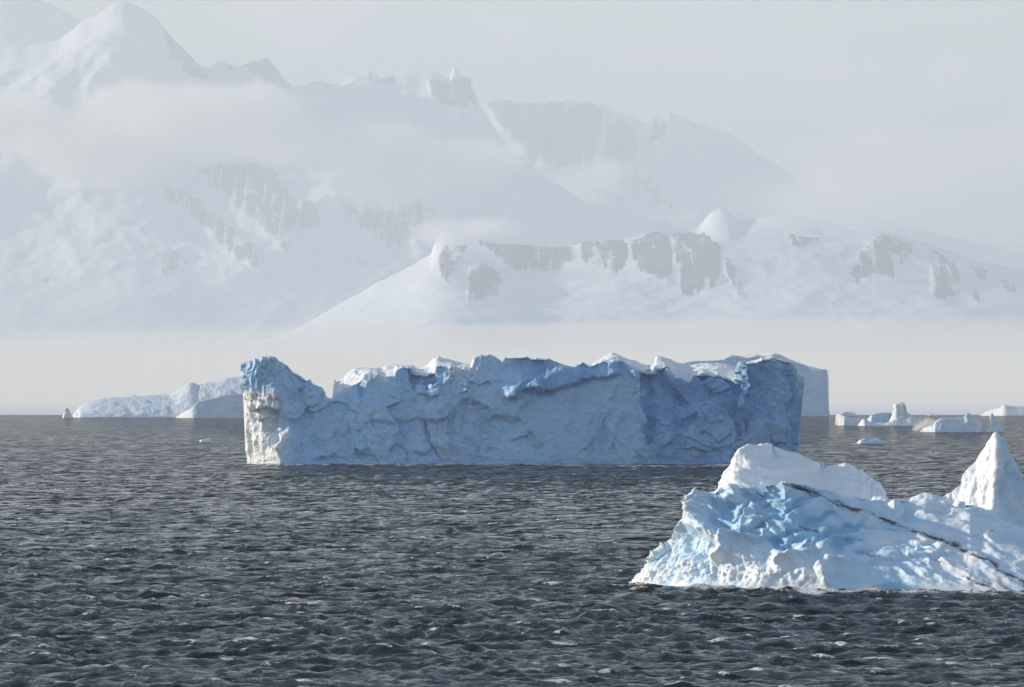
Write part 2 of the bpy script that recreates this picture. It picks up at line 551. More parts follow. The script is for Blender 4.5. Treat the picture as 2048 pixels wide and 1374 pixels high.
# ---- the long tabular iceberg in the middle
def main_berg():
    foot = [(500, 928), (520, 928), (700, 928), (1100, 928), (1300, 931), (1420, 930), (1560, 926), (1583, 918), (1590, 908)]
    rim = [(486, 770), (488, 735), (490, 728), (497, 722), (515, 720), (530, 718), (545, 716), (560, 721), (575, 732), (590, 747), (610, 758),
           (625, 768), (640, 780), (650, 792), (657, 801), (665, 801), (672, 792), (680, 780), (700, 775), (715, 766), (728, 752),
           (740, 746), (755, 748), (765, 757), (788, 752), (793, 738), (815, 735), (828, 737), (835, 746), (850, 749), (866, 746),
           (870, 734), (900, 733), (946, 738), (951, 716), (965, 709), (996, 714), (1003, 724), (1012, 717), (1040, 714), (1070, 716),
           (1100, 719), (1120, 727), (1148, 736), (1163, 723), (1180, 735), (1190, 728), (1205, 723), (1240, 722), (1262, 735),
           (1280, 742), (1298, 745), (1303, 735), (1330, 733), (1345, 757), (1362, 758), (1378, 765), (1388, 752), (1405, 747),
           (1435, 748), (1460, 758), (1474, 768), (1479, 722), (1490, 727), (1510, 724), (1530, 718), (1541, 713), (1560, 720),
           (1588, 727), (1592, 745), (1606, 753), (1612, 760)]
    # the rim line is drawn on the picture's own columns; the foot is narrower (undercut ends)
    def rx(x):   # foot column -> rim column
        return np.interp(x, [500, 560, 1540, 1590], [486, 556, 1544, 1609])
    xs = np.linspace(500, 1590, 1100)
    rim2 = list(zip(xs, lin(rim, rx(xs))))
    rear = [(500, 790), (520, 745), (560, 740), (600, 772), (640, 800), (660, 815), (668, 800), (671, 758), (676, 764), (690, 757), (697, 746),
            (712, 735), (730, 735), (765, 737), (775, 731), (790, 728), (800, 735), (840, 738), (858, 730), (870, 716), (880, 714), (890, 718),
            (940, 733), (960, 735), (1050, 735), (1140, 740), (1180, 733), (1195, 722), (1210, 712), (1222, 706), (1232, 709), (1245, 717),
            (1270, 723), (1290, 733), (1304, 730), (1309, 713), (1318, 712), (1335, 718), (1350, 725), (1380, 730), (1400, 727), (1450, 728),
            (1465, 733), (1476, 740), (1500, 728), (1540, 724), (1575, 730), (1590, 760)]
    dyf = [(500, 17), (505, 15), (530, 6), (560, 0), (640, 3), (760, 0), (900, 2), (1000, 1), (1100, 0.3), (1180, 0.8), (1280, 1), (1300, 3), (1400, 5), (1480, 1), (1560, 0), (1580, 2), (1590, 6)]
    dyr = [(500, 14), (502, 8), (510, 4), (560, 2), (640, 7), (700, 9), (760, 5), (850, 5), (862, 7), (870, 3), (1000, 3), (1080, 1), (1180, 1.5), (1280, 2), (1300, 5), (1360, 7), (1470, 8), (1480, 1), (1560, 1), (1590, 6)]
    dyb = [(500, 18), (506, 40), (530, 52), (650, 40), (671, 30), (700, 34), (900, 60), (1200, 62), (1480, 66), (1575, 50), (1588, 30), (1590, 9)]
    P, part, t, X = loft(foot, rim2, rear, dyf, dyr, dyb, 0.36, 104, 46, 14, deep=5.0, base_depth=1740)
    P[..., 1] += lin([(500, 0), (900, 0), (1300, -7), (1480, -4), (1590, 2)], X)
    # the undercut ends: shift columns sideways with height
    k = np.where(part == 0, np.clip(t, 0, 1), np.where(part == 1, 1.0, np.clip(1 - t, 0, 1)))
    dpx = (rx(X) - X) * k ** np.where(X > 1500, 0.8, 0.55)
    P[..., 0] += dpx / F * P[..., 1]
    px, py = to_px(P)
    front = np.where(part == 0, smooth(-0.02, 0.03, t), 0.0)
    top = np.where(part == 1, 1.0, 0.0)
    Nn = grid_normals(P)
    Nn = np.where((Nn[..., 1:2] > 0) & (part[..., None] == 0), -Nn, Nn)
    S = P.copy(); S[..., 2] *= 0.55      # stretched upwards
    warp = np.stack([perlin(P, 16, 3), perlin(P, 16, 4), perlin(P, 16, 5)], -1) * 5.0
    f1, e1 = facets(S + warp, (13, 13, 9), 1, 1.1, 0.35)
    f2, e2 = facets(S + warp * 0.5, (4.5, 4.5, 3.4), 2, 1.0, 0.3)
    rough = smooth(-0.15, 0.35, fbm(P, 24, 2, seed=9))
    right = smooth(1250, 1330, px)
    smoothz = poly_mask(px, py, [(1050, 800), (1140, 765), (1270, 760), (1275, 930), (1100, 930), (1085, 860), (1050, 850)], 14)
    amp = 1 - 0.75 * smoothz
    d = 2.1 * f1 * amp + 0.9 * f2 * amp * (0.5 + 0.7 * rough)
    d += fbm(P, (6, 6, 10), 5, 0.55, 21) * 0.8 * amp
    d += fbm(P, (2.2, 2.2, 3.5), 4, 0.6, 22, 'ridge') * 0.42 * amp * (0.4 + rough)
    f3, e3 = facets(S + warp * 0.3, (1.9, 1.9, 1.6), 3, 1.1, 0.3)
    d += f3 * 0.32 * amp * (0.45 + 0.8 * rough)
    d += fbm(P, (3.0, 3.0, 26), 3, 0.55, 23, 'ridge') * 0.9 * smooth(830, 900, py) * smooth(1000, 900, px)     # flutes near the water
    d += fbm(P, (3.4, 3.4, 30), 3, 0.55, 24, 'ridge') * 1.1 * smooth(600, 520, px)
    # hand-placed relief, in metres towards the viewer, its lines broken up
    px = px + perlin(P, 6, 95) * 11 + perlin(P, 2, 97) * 4
    py = py + perlin(P, 6, 96) * 11 + perlin(P, 2, 98) * 4
    def ridge(line, h, wpx, skew=0.0):
        dd, sd, al = seg_dist(px, py, line)
        return h * np.exp(-(dd / wpx) ** 2)
    def step(line, h, wpx, reach=60):
        dd, sd, al = seg_dist(px, py, line)
        return h * smooth(-wpx, wpx, dd * sd) * np.exp(-(dd / reach) ** 2) * smooth(0, 0.08, al) * smooth(1, 0.92, al)
    d += ridge([(1270, 742), (1281, 770), (1284, 810), (1280, 850), (1274, 890), (1262, 926)], 2.0, 8)
    d += -ridge([(1294, 748), (1298, 800), (1300, 850), (1306, 880)], 2.6, 10)
    d += ridge([(1230, 775), (1215, 820), (1200, 850), (1193, 880), (1192, 924)], 1.0, 7)
    d += ridge([(1178, 820), (1176, 870), (1168, 918)], 1.2, 6)
    d += ridge([(1240, 830), (1225, 870), (1216, 922)], 0.8, 6)
    d += step([(828, 850), (845, 846), (880, 847), (905, 826), (925, 806), (950, 804), (985, 824), (1005, 830), (1030, 850)], 2.0, 5)
    d += step([(690, 868), (720, 860), (760, 846), (800, 838), (840, 850)], 1.0, 5, 30)
    d += step([(830, 902), (850, 900), (866, 892)], 1.6, 3, 14)
    d += step([(1020, 805), (1052, 788), (1090, 780), (1130, 768), (1160, 762), (1190, 756), (1240, 752)], 2.4, 6, 40) * smooth(735, 765, py + 12)
    d += step([(1392, 758), (1440, 752), (1470, 772), (1480, 795)], -2.2, 4, 30)
    d += -2.4 * poly_mask(px, py, [(1352, 795), (1368, 792), (1378, 806), (1366, 816), (1352, 808)], 5)
    d += -2.0 * poly_mask(px, py, [(1368, 838), (1382, 834), (1388, 845), (1378, 852), (1366, 850)], 5)
    d += -2.6 * poly_mask(px, py, [(540, 820), (560, 822), (565, 860), (548, 892), (532, 870)], 8)
    d += -2.2 * poly_mask(px, py, [(825, 745), (866, 742), (866, 776), (845, 790), (822, 770)], 5)
    d += 1.6 * np.exp(-((py - 930) / 9.0) ** 2) * 0 - 1.1 * smooth(918, 926, py) * front
    d *= np.where(part == 0, edge_damp(part, t), 0) * np.clip(smooth(499, 506, X) * smooth(1591, 1582, X) + 0.1, 0, 1)
    # the snowy top: hummocks
    d += top * (fbm(P, (14, 9, 9), 5, 0.52, 41) * 1.9 * np.sin(np.clip(t, 0, 1) * math.pi) ** 0.5 + fbm(P, (3.5, 3, 3), 4, 0.6, 42) * 0.5)
    up = np.zeros_like(Nn); up[..., 2] = 1
    dirv = np.where(top[..., None] > 0, up, Nn * np.array([1.0, 1.0, 0.35]))
    P = P + dirv * d[..., None]
    # jagged rim
    rimw = np.where(part == 0, smooth(0.86, 1.0, t), np.where(part == 1, smooth(0.35, 0.0, t), 0))
    P[..., 2] += rimw * (fbm(np.stack([P[..., 0], 0 * P[..., 0], 0 * P[..., 0]], -1), 2.6, 5, 0.62, 77) * 1.15)
    px, py = to_px(P)
    tint = np.where(part == 1, 0.05, 0.72) * np.ones_like(px)
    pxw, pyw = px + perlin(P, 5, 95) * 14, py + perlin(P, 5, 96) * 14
    tint += np.where(part == 0, 0.55 * poly_mask(pxw, pyw, [(1072, 712), (1150, 732), (1262, 728), (1262, 745), (1180, 764), (1090, 784), (1050, 792), (1015, 806), (1035, 775)], 8), 0)  # shade under the top overhang put into the ice tint
    tint += np.where(part == 0, 0.5 * poly_mask(pxw, pyw, [(1340, 752), (1385, 748), (1440, 742), (1480, 770), (1478, 800), (1440, 795), (1400, 770), (1340, 790)], 9), 0)  # shade of the arch on the right, painted as bluer ice
    tint += np.where(part == 0, -0.35 * smooth(0.9, 1.0, t) * smooth(0.2, -0.2, fbm(P, 10, 2, seed=50)), 0)
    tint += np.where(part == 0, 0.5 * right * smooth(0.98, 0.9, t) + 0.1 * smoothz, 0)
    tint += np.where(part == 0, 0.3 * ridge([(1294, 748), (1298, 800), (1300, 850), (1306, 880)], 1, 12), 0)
    tint -= np.where(part == 0, 0.75 * smooth(590, 530, px) * smooth(760, 810, py), 0)  # sunlit left end painted in as a paler tint
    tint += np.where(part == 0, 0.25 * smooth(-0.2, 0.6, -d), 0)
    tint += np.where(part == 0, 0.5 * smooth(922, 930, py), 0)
    tint += np.where(part == 0, 0.35 * np.clip(fbm(P, (9, 9, 14), 3, seed=55), -1, 1), 0)
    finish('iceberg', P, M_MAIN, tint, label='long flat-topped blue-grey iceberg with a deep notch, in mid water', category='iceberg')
    BERG_FEET.append(([(495, 928), (700, 928.5), (1100, 929), (1300, 932), (1420, 931), (1580, 925)], 22.0, 1.0))


# ---- the near iceberg with the dirt band and the spire, lower right
DIRT_LINES = [
    ([(1562, 965), (1600, 977), (1640, 991), (1680, 1010), (1720, 1023), (1760, 1036), (1800, 1051), (1850, 1068), (1900, 1088), (1940, 1106),
      (1978, 1119), (1988, 1128), (1998, 1140), (2020, 1152), (2050, 1164), (2110, 1182)], 5.2, 1.0),
    ([(1640, 1000), (1700, 1024), (1760, 1044), (1810, 1062)], 3.0, 0.45),
    ([(1925, 1151), (1950, 1162), (1985, 1176), (2010, 1184)], 3.2, 1.0),
    ([(1870, 1119), (1884, 1125), (1897, 1131)], 2.2, 0.8),
    ([(1598, 1052), (1615, 1058), (1636, 1062)], 2.8, 1.0),
    ([(1690, 1078), (1705, 1082)], 2.0, 0.7),
    ([(1734, 1106), (1742, 1112), (1748, 1112)], 2.4, 0.8),
    ([(1945, 1073), (1965, 1067), (1986, 1060)], 1.8, 0.7),
    ([(1685, 1080), (1697, 1084)], 1.6, 0.6),
    ([(1515, 1026), (1522, 1028)], 2.2, 0.9),
    ([(1706, 1094), (1718, 1097)], 1.6, 0.6),
    ([(1851, 1151), (1853, 1154)], 1.8, 1.0),
    ([(1840, 1075), (1900, 1092)], 2.2, 0.5),
]

def near_berg():
    g = thing('iceberg', tuple(at(1680, 1180, float(sea_depth(1180)))), 'white and pale blue iceberg with a dark dirt streak and a spire, lower right', 'iceberg')
    g.location.z = 0
    depth = float(sea_depth(1180))
    # front mass: slope up to the ridge
    foot = [(1258, 1173), (1300, 1173), (1400, 1176), (1640, 1181), (1800, 1182), (2048, 1185), (2140, 1187)]
    rim = [(1258, 1172), (1266, 1164), (1280, 1147), (1290, 1135), (1297, 1120), (1312, 1110), (1322, 1102), (1338, 1088), (1350, 1062), (1356, 1050),
           (1366, 1040), (1372, 1018), (1384, 1004), (1392, 994), (1408, 985), (1420, 983), (1440, 980), (1456, 977), (1470, 973), (1490, 977),
           (1508, 976), (1520, 984), (1530, 988), (1545, 975), (1568, 963), (1600, 967), (1640, 980), (1690, 993), (1720, 992), (1750, 996),
           (1775, 1000), (1800, 1004), (1850, 1000), (1900, 1010), (1940, 1016), (1962, 1030), (2000, 1038), (2048, 1060), (2100, 1085), (2140, 1110)]
    rear = [(x, y + 16) for x, y in rim]
    dyf = [(1258, 22), (1300, 16), (1400, 8.5), (1500, 5), (1640, 1.5), (1850, -1), (2140, -5)]
    dyr = [(1258, 23), (1300, 18), (1360, 15), (1410, 13), (1500, 12), (1570, 11), (1700, 13), (1800, 14), (2000, 12), (2140, 10)]
    dyb = [(1258, 24), (1280, 25), (1400, 25), (1600, 26), (2000, 26), (2100, 20), (2140, 14)]
    P, part, t, X = loft(foot, rim, rear, dyf, dyr, dyb, 0.105, 200, 26, 10, prof=1.15, deep=2.0, base_depth=depth)
    px, py = to_px(P)
    Nn = grid_normals(P)
    Nn = np.where((Nn[..., 1:2] > 0) & (part[..., None] == 0), -Nn, Nn)
    front = np.where(part == 0, np.clip(t * 8, 0.15, 1), 0.6)
    left = smooth(1720, 1440, px)
    lumps = smooth(1075, 1130, py + 0.12 * (1500 - px)) * smooth(1690, 1630, px)
    lumps = np.maximum(lumps, smooth(1400, 1330, px))
    mid = (1 - lumps)
    # sheared layers: long shallow scallops falling to the lower left
    c, s_ = math.cos(math.radians(24)), math.sin(math.radians(24))
    Q = P.copy()
    Q[..., 0] = P[..., 0] * c + P[..., 2] * s_ * -1
    Q[..., 2] = P[..., 0] * s_ + P[..., 2] * c
    Q += np.stack([perlin(P, 5, 60), perlin(P, 5, 61), perlin(P, 5, 62)], -1) * 0.8
    d = mid * fbm(Q, (6.5, 6.5, 1.7), 3, 0.42, 71, 'ridge') * 1.0 * (0.6 + 0.4 * left)
    d -= mid * fbm(Q, (3.4, 3.4, 1.1), 2, 0.4, 72, 'ridge') * 0.42 * (0.5 + 0.5 * left)
    d += fbm(P, 6.5, 4, 0.45, 73) * (0.35 + 0.55 * left)
    d -= lumps * fbm(P, (3.2, 3.2, 3.6), 4, 0.45, 74, 'ridge') * 0.65
    d += lumps * fbm(P, 2.4, 3, 0.45, 88, 'billow') * 0.6
    d += lumps * fbm(P, 1.2, 3, 0.5, 75, 'billow') * 0.26
    f1, e1 = facets(P + np.stack([perlin(P, 3, 63)] * 3, -1) * 0.8, 2.6, 5, 0.9, 0.25)
    d += f1 * 0.22 * (0.2 + 0.8 * left)
    def ridge(line, h, w):
        dd, sd, al = seg_dist(px, py, line)
        return h * np.exp(-(dd / w) ** 2)
    def step(line, h, w, reach):
        dd, sd, al = seg_dist(px, py, line)
        return h * smooth(-w, w, dd * sd) * np.exp(-(dd / reach) ** 2) * smooth(0, 0.06, al) * smooth(1, 0.94, al)
    groove = np.zeros_like(px)
    gx, gy = px + perlin(P, 1.6, 89) * 9, py + perlin(P, 1.6, 90) * 9
    for line, w in (([(1465, 1050), (1500, 1005), (1530, 990)], 5), ([(1500, 1060), (1560, 1030), (1620, 1000)], 5), ([(1535, 1085), (1600, 1060), (1680, 1020)], 6),
                    ([(1540, 1098), (1620, 1075), (1700, 1060), (1750, 1036)], 5), ([(1590, 1105), (1660, 1085), (1740, 1078)], 4.5), ([(1700, 1100), (1780, 1090), (1890, 1095)], 4),
                    ([(1810, 1117), (1860, 1117), (1905, 1108)], 4), ([(1650, 1060), (1720, 1050), (1800, 1062)], 4.5), ([(1580, 1010), (1620, 990), (1650, 985)], 4), ([(1720, 1130), (1790, 1120), (1850, 1128)], 4)):
        dd, sd, al = seg_dist(gx, gy, line)
        groove = np.maximum(groove, np.exp(-(dd / w) ** 2) * smooth(0, 0.12, al) * smooth(1, 0.88, al))
    d -= 0.55 * groove
    # the overhanging white nose on the left and its hollow
    d += ridge([(1392, 1000), (1388, 1030), (1405, 1050), (1430, 1072)], 1.5, 13)
    d += ridge([(1456, 1070), (1450, 1085), (1452, 1098), (1430, 1115)], 1.5, 10)
    d += -1.3 * poly_mask(px, py, [(1360, 1060), (1392, 1058), (1405, 1085), (1412, 1110), (1385, 1120), (1362, 1100)], 12)
    d += -1.0 * poly_mask(px, py, [(1425, 1000), (1480, 1000), (1470, 1060), (1440, 1060)], 16)
    d += ridge([(1560, 1125), (1600, 1108), (1628, 1092), (1645, 1102)], 1.5, 12)
    d += ridge([(1640, 1140), (1650, 1165), (1655, 1180)], 1.1, 10)
    d += ridge([(1655, 1122), (1690, 1120)], 0.8, 10)
    d += 0.9 * poly_mask(px, py, [(1540, 1140), (1660, 1128), (1665, 1185), (1500, 1185)], 14)
    d += step(DIRT_LINES[0][0], -0.5, 9, 50)
    d += step([(1830, 1105), (1870, 1102), (1900, 1098)], 0.45, 3, 14) + step([(1812, 1116), (1860, 1116), (1905, 1108)], 0.4, 3, 12)
    d += step([(1690, 1090), (1650, 1098), (1620, 1090), (1560, 1096)], -0.5, 4, 18)
    d += fbm(P, 0.55, 3, 0.55, 76) * 0.04
    P = P + (Nn * np.array([1, 1, 0.8])) * (d * front)[..., None]
    rimw = np.where(part == 0, smooth(0.9, 1.0, t), np.where(part == 1, smooth(0.4, 0.0, t), 0))
    P[..., 2] += rimw * fbm(np.stack([P[..., 0], 0 * P[..., 0], 0 * P[..., 0]], -1), 1.1, 4, 0.6, 78) * 0.28 * smooth(1720, 1500, px)
    px, py = to_px(P)
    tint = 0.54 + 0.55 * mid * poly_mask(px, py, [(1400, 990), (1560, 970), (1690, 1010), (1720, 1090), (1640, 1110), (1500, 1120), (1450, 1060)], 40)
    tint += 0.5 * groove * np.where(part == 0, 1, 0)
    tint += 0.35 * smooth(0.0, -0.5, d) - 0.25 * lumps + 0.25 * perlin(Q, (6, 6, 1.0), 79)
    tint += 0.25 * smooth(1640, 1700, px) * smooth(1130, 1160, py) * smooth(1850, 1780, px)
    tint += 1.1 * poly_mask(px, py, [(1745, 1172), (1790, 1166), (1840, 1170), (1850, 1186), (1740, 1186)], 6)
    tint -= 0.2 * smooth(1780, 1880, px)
    dirt = np.zeros_like(px)
    wob = perlin(P, 0.8, 80) * 2.5 + perlin(P, 2.4, 85) * 3.0 + perlin(P, 0.3, 86) * 1.5
    patchy = 0.55 + 0.75 * perlin(P, 1.1, 82) + 0.35 * perlin(P, 0.35, 87)
    for line, w, a in DIRT_LINES:
        dd, sd, al = seg_dist(px, py + wob, line)
        w2 = w * (0.85 + 1.1 * perlin(P, 1.9, 81))
        dirt = np.maximum(dirt, a * np.clip(patchy + 0.3, 0.55, 0.95) * np.exp(-(dd / np.maximum(w2, 1.2)) ** 2))
    dd, sd, al = seg_dist(px, py, DIRT_LINES[0][0])
    below = (sd < 0)
    streak = smooth(0.05, 0.55, fbm(Q, (3.5, 3.5, 0.3), 3, 0.55, 83))
    dirt = np.maximum(dirt, np.where(below, 0.55, 0.5) * np.exp(-(dd / np.where(below, 22, 10)) ** 2) * streak)
    dirt = np.maximum(dirt, 0.62 * poly_mask(px, py, [(1960, 1160), (2010, 1148), (2048, 1160), (2110, 1180), (2110, 1200), (1985, 1190)], 14) * smooth(-0.4, 0.3, perlin(Q, (2.5, 2.5, 0.5), 84)))  # soft grey-brown darkening over the lower right corner
    dirt = np.where(part == 0, dirt, 0)
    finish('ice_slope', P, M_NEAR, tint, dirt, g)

    # snow dome behind the ridge
    foot = [(1428, 1010), (1768, 1040), (1790, 1045)]
    rim = [(1428, 1005), (1437, 985), (1446, 968), (1454, 948), (1462, 930), (1470, 914), (1480, 902), (1490, 894), (1502, 889), (1514, 891), (1522, 888),
           (1536, 892), (1545, 899), (1560, 904), (1580, 909), (1600, 916), (1622, 929), (1640, 937), (1660, 935), (1680, 937), (1700, 938), (1716, 945),
           (1722, 943), (1735, 955), (1748, 965), (1757, 975), (1765, 988), (1775, 1005), (1790, 1030)]
    rear = [(x, y + 14) for x, y in rim]
    dyf = [(1428, 10), (1470, 4), (1560, 1), (1700, 2), (1790, 8)]
    dyr = [(1428, 11), (1470, 12), (1540, 14), (1640, 14), (1740, 13), (1790, 10)]
    dyb = [(1428, 12), (1460, 20), (1600, 26), (1740, 22), (1790, 12)]
    P, part, t, X = loft(foot, rim, rear, dyf, dyr, dyb, 0.11, 90, 30, 8, prof=1.5, deep=1.0, base_depth=depth + 11)
    px, py = to_px(P); Nn = grid_normals(P)
    Nn = np.where((Nn[..., 1:2] > 0) & (part[..., None] == 0), -Nn, Nn)
    Q = P.copy(); Q[..., 2] = P[..., 2] + 0.25 * P[..., 0]
    d = fbm(P, (5, 5, 4), 3, 0.5, 91) * 0.7 + fbm(Q, (3.5, 3.5, 1.2), 4, 0.5, 92, 'ridge') * 0.36
    d += fbm(P, 0.8, 3, 0.55, 93) * 0.08
    dd, sd, al = seg_dist(px, py, [(1640, 938), (1600, 946), (1560, 950), (1540, 960)])
    d += 0.7 * smooth(-4, 4, -dd * sd) * np.exp(-(dd / 22) ** 2) * smooth(1, 0.8, al)
    f1, e1 = facets(P, 1.5, 6, 0.8, 0.2)
    d += f1 * (0.08 + 0.16 * smooth(1600, 1680, px))
    d -= 0.25 * np.exp(-(seg_dist(px, py, [(1541, 898), (1551, 910), (1560, 921)])[0] / 2.0) ** 2)
    P = P + Nn * (d * np.where(part == 0, 1, 0.7))[..., None]
    tint = 0.02 + 0.25 * np.clip(d, -1, 1) * -0.6 + 0.15 * smooth(1620, 1700, px)
    tint = tint + 0.9 * np.exp(-(seg_dist(px, py, [(1541, 898), (1551, 910), (1560, 921)])[0] / 2.0) ** 2)
    finish('snow_dome', P, M_NEAR, tint, None, g)

    # cracked blocks above the band
    blocks = [([(1740, 1010), (1748, 995), (1770, 994), (1790, 1003), (1800, 1014), (1796, 1024)], 9.2),
              ([(1752, 1022), (1772, 1006), (1784, 1000), (1800, 998), (1816, 1001), (1822, 1010), (1826, 1030)], 8.2),
              ([(1815, 1012), (1822, 998), (1838, 990), (1852, 986), (1862, 987), (1880, 998), (1905, 1006), (1915, 1020), (1918, 1040)], 10.5),
              ([(1822, 1008), (1830, 1001), (1850, 1003), (1875, 1008), (1898, 1018), (1903, 1050), (1880, 1060)], 8.4),
              ([(1900, 1012), (1912, 1004), (1930, 1006), (1936, 1010), (1940, 1014), (1941, 1040), (1935, 1060)], 9.0),
              ([(1932, 1012), (1946, 1008), (1952, 1016), (1962, 1020), (1962, 1036), (1956, 1046)], 9.2)]
    for i, (rim, off) in enumerate(blocks):
        rim = sorted(rim)
        x0, x1 = rim[0][0], rim[-1][0]
        foot = [(x0, 1062), (x1, 1075)]
        rear = [(x, y + 5) for x, y in rim]
        dyf = [(x0, 1.5), (x0 + 5, 0.2), ((x0 + x1) / 2, -0.8), (x1 - 5, 0.2), (x1, 1.5)]
        dyr = [(x, y + 1.8) for x, y in dyf]
        dyb = [(x0, 3), (x0 + 6, 6), (x1 - 6, 6), (x1, 3)]
        P, part, t, X = loft(foot, rim, rear, dyf, dyr, dyb, 0.12, 44, 14, 5, prof=1.6, deep=0.5, base_depth=depth + off + 3.6)
        P[..., 2] = np.where((part == 0) & (t < 0), 5.0, P[..., 2])
        lo = at(1000, 1085, depth + off + 3.6)[2]
        P[..., 2] = np.where(part == 0, lo + (P[..., 2] - 0) * np.clip((at(X[0], lin(rim, X[0]), depth + off + 3.6)[:, 2] - lo) / np.maximum(at(X[0], lin(rim, X[0]), depth + off + 3.6)[:, 2], 0.1), 0.05, 1), P[..., 2])
        Nn = grid_normals(P)
        Nn = np.where((Nn[..., 1:2] > 0) & (part[..., None] == 0), -Nn, Nn)
        f1, e1 = facets(P, 1.7, 30 + i, 0.8, 0.3)
        d = f1 * 0.28 + fbm(P, 1.8, 4, 0.5, 100 + i) * 0.25 + fbm(P, 0.5, 2, 0.5, 120 + i) * 0.04
        P = P + Nn * d[..., None]
        finish('ice_block', P, M_NEAR, 0.28 + 0.3 * smooth(0.1, -0.3, d), None, g)

    # the spire
    foot = [(1868, 1010), (2140, 1090)]
    rim = [(1868, 1006), (1882, 995), (1900, 985), (1915, 974), (1922, 964), (1925, 950), (1935, 938), (1950, 925), (1957, 915), (1964, 903),
           (1971, 893), (1975, 882), (1984, 872), (1991, 867), (1996, 872), (2007, 877), (2011, 888), (2013, 903), (2020, 910), (2032, 928),
           (2046, 958), (2060, 985), (2080, 1015), (2110, 1050), (2140, 1085)]
    rim = sorted(rim)
    rear = [(x, y + 6) for x, y in rim]
    dyf = [(1868, 7), (1930, 3.5), (1985, -1), (1998, -1.2), (2010, 0), (2060, 5), (2140, 10)]
    dyr = [(1868, 8), (1930, 6), (1985, 4.4), (1998, 4.4), (2060, 8), (2140, 11)]
    dyb = [(1868, 9), (1930, 10), (1990, 8), (2060, 13), (2140, 12)]
    P, part, t, X = loft(foot, rim, rear, dyf, dyr, dyb, 0.12, 110, 12, 16, prof=1.0, deep=0.5, base_depth=depth + 13)
    px, py = to_px(P); Nn = grid_normals(P)
    Nn = np.where((Nn[..., 1:2] > 0) & (part[..., None] == 0), -Nn, Nn)
    d = fbm(P, (2.5, 2.5, 4), 4, 0.55, 131) * 0.7 + fbm(P, 0.9, 3, 0.5, 132) * 0.16 + fbm(P, (0.9, 0.9, 5), 3, 0.5, 134, 'ridge') * 0.15
    d += 0.5 * np.exp(-(seg_dist(px, py, [(1992, 870), (1994, 930), (1990, 980), (1984, 1030)])[0] / 7) ** 2)
    P = P + Nn * (d * np.where(part == 0, np.clip((1 - t) * 8 + 0.35, 0, 1), 0.5))[..., None]
    tint = 0.12 + 0.42 * smooth(1990, 2005, px) + 0.2 * perlin(P, 2.5, 133)  # shaded side right of the prow put into the tint as bluer
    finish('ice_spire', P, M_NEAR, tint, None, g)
    BERG_FEET.append(([(1256, 1174), (1300, 1174), (1400, 1177), (1640, 1182), (1800, 1183), (2048, 1186), (2140, 1188)], 6.0, 1.0))

# ---- distant icebergs: one general builder, one outline each
def far_berg(name, label, rim, base, thick, step, seed, rear=None, turn=0.0, setback=2.0, rough=1.0, tint0=0.45, parts=None, group=None, lit_left=0.0, mat=None, category='iceberg', tint_fn=None, parent=None, extra_depth=0.0, prof=1.0):
    x0, x1 = rim[0][0], rim[-1][0]
    depth = float(sea_depth(base)) + extra_depth
    w = (x1 - x0) / F * depth
    foot = [(x0, base), (x1, base)]
    rear = rear or [(x, y + 1.5) for x, y in rim]
    L = lit_left / F * depth
    e = min(0.12 * (x1 - x0), 8)
    dyf = [(x0, thick * 0.45), (x0 + e * 0.4, thick * 0.2 + L), (x0 + e + lit_left, 0), (x1 - e, turn), (x1 - e * 0.3, turn + thick * 0.2), (x1, thick * 0.45)]
    dyr = [(x, min(y + setback, thick * 0.6)) for x, y in dyf]
    dyb = [(x0, thick * 0.55), (x0 + e, thick * 0.85), ((x0 + x1) / 2, thick), (x1 - e, thick * 0.85), (x1, thick * 0.55)]
    nf = max(8, int((base - min(y for _, y in rim)) / F * depth / step))
    P, part, t, X = loft(foot, rim, rear, dyf, dyr, dyb, step, nf, max(6, int(thick * 0.5 / step)), 6, deep=max(2.0, step * 3), x_step=0.25, base_depth=depth, prof=prof)
    if parent is None or True:
        px, py = to_px(P)
    Nn = grid_normals(P)
    Nn = np.where((Nn[..., 1:2] > 0) & (part[..., None] == 0), -Nn, Nn)
    hgt = max(3.0, (base - min(y for _, y in rim)) / F * depth)
    s = hgt * 0.28
    f1, e1 = facets(P, (s, s, s * 1.3), seed, 1.0, 0.35)
    d = (f1 * 0.10 + fbm(P, (s * 0.7, s * 0.7, s), 5, 0.55, seed + 1) * 0.14 + fbm(P, (s * 0.3, s * 0.3, s * 2.0), 3, 0.55, seed + 2, 'ridge') * 0.06) * s * rough
    damp = np.where(part == 0, np.clip((1 - t) * 6 + 0.35, 0, 1) * np.clip(t * 6 + 0.2, 0, 1), 0.7)
    P = P + Nn * (d * damp)[..., None]
    tint = np.where(part == 0, tint0, 0.05) + 0.2 * perlin(P, s, seed + 5)
    tint = tint - np.where(part == 0, 0.35 * smooth(x0 + e + lit_left, x0 + lit_left * 0.6, px), 0)  # left end tinted whiter, painting in its sunlit side
    if tint_fn is not None:
        tint = tint + tint_fn(px, py, part)
    props = {} if parent is not None else dict(label=label, category=category)
    if group and parent is None:
        props['group'] = group
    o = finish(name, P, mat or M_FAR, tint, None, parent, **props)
    if parent is None:
        BERG_FEET.append(([(x0, base + 0.3), (x1, base + 0.3)], max(3.0, depth * 0.004), 0.75))
    return o

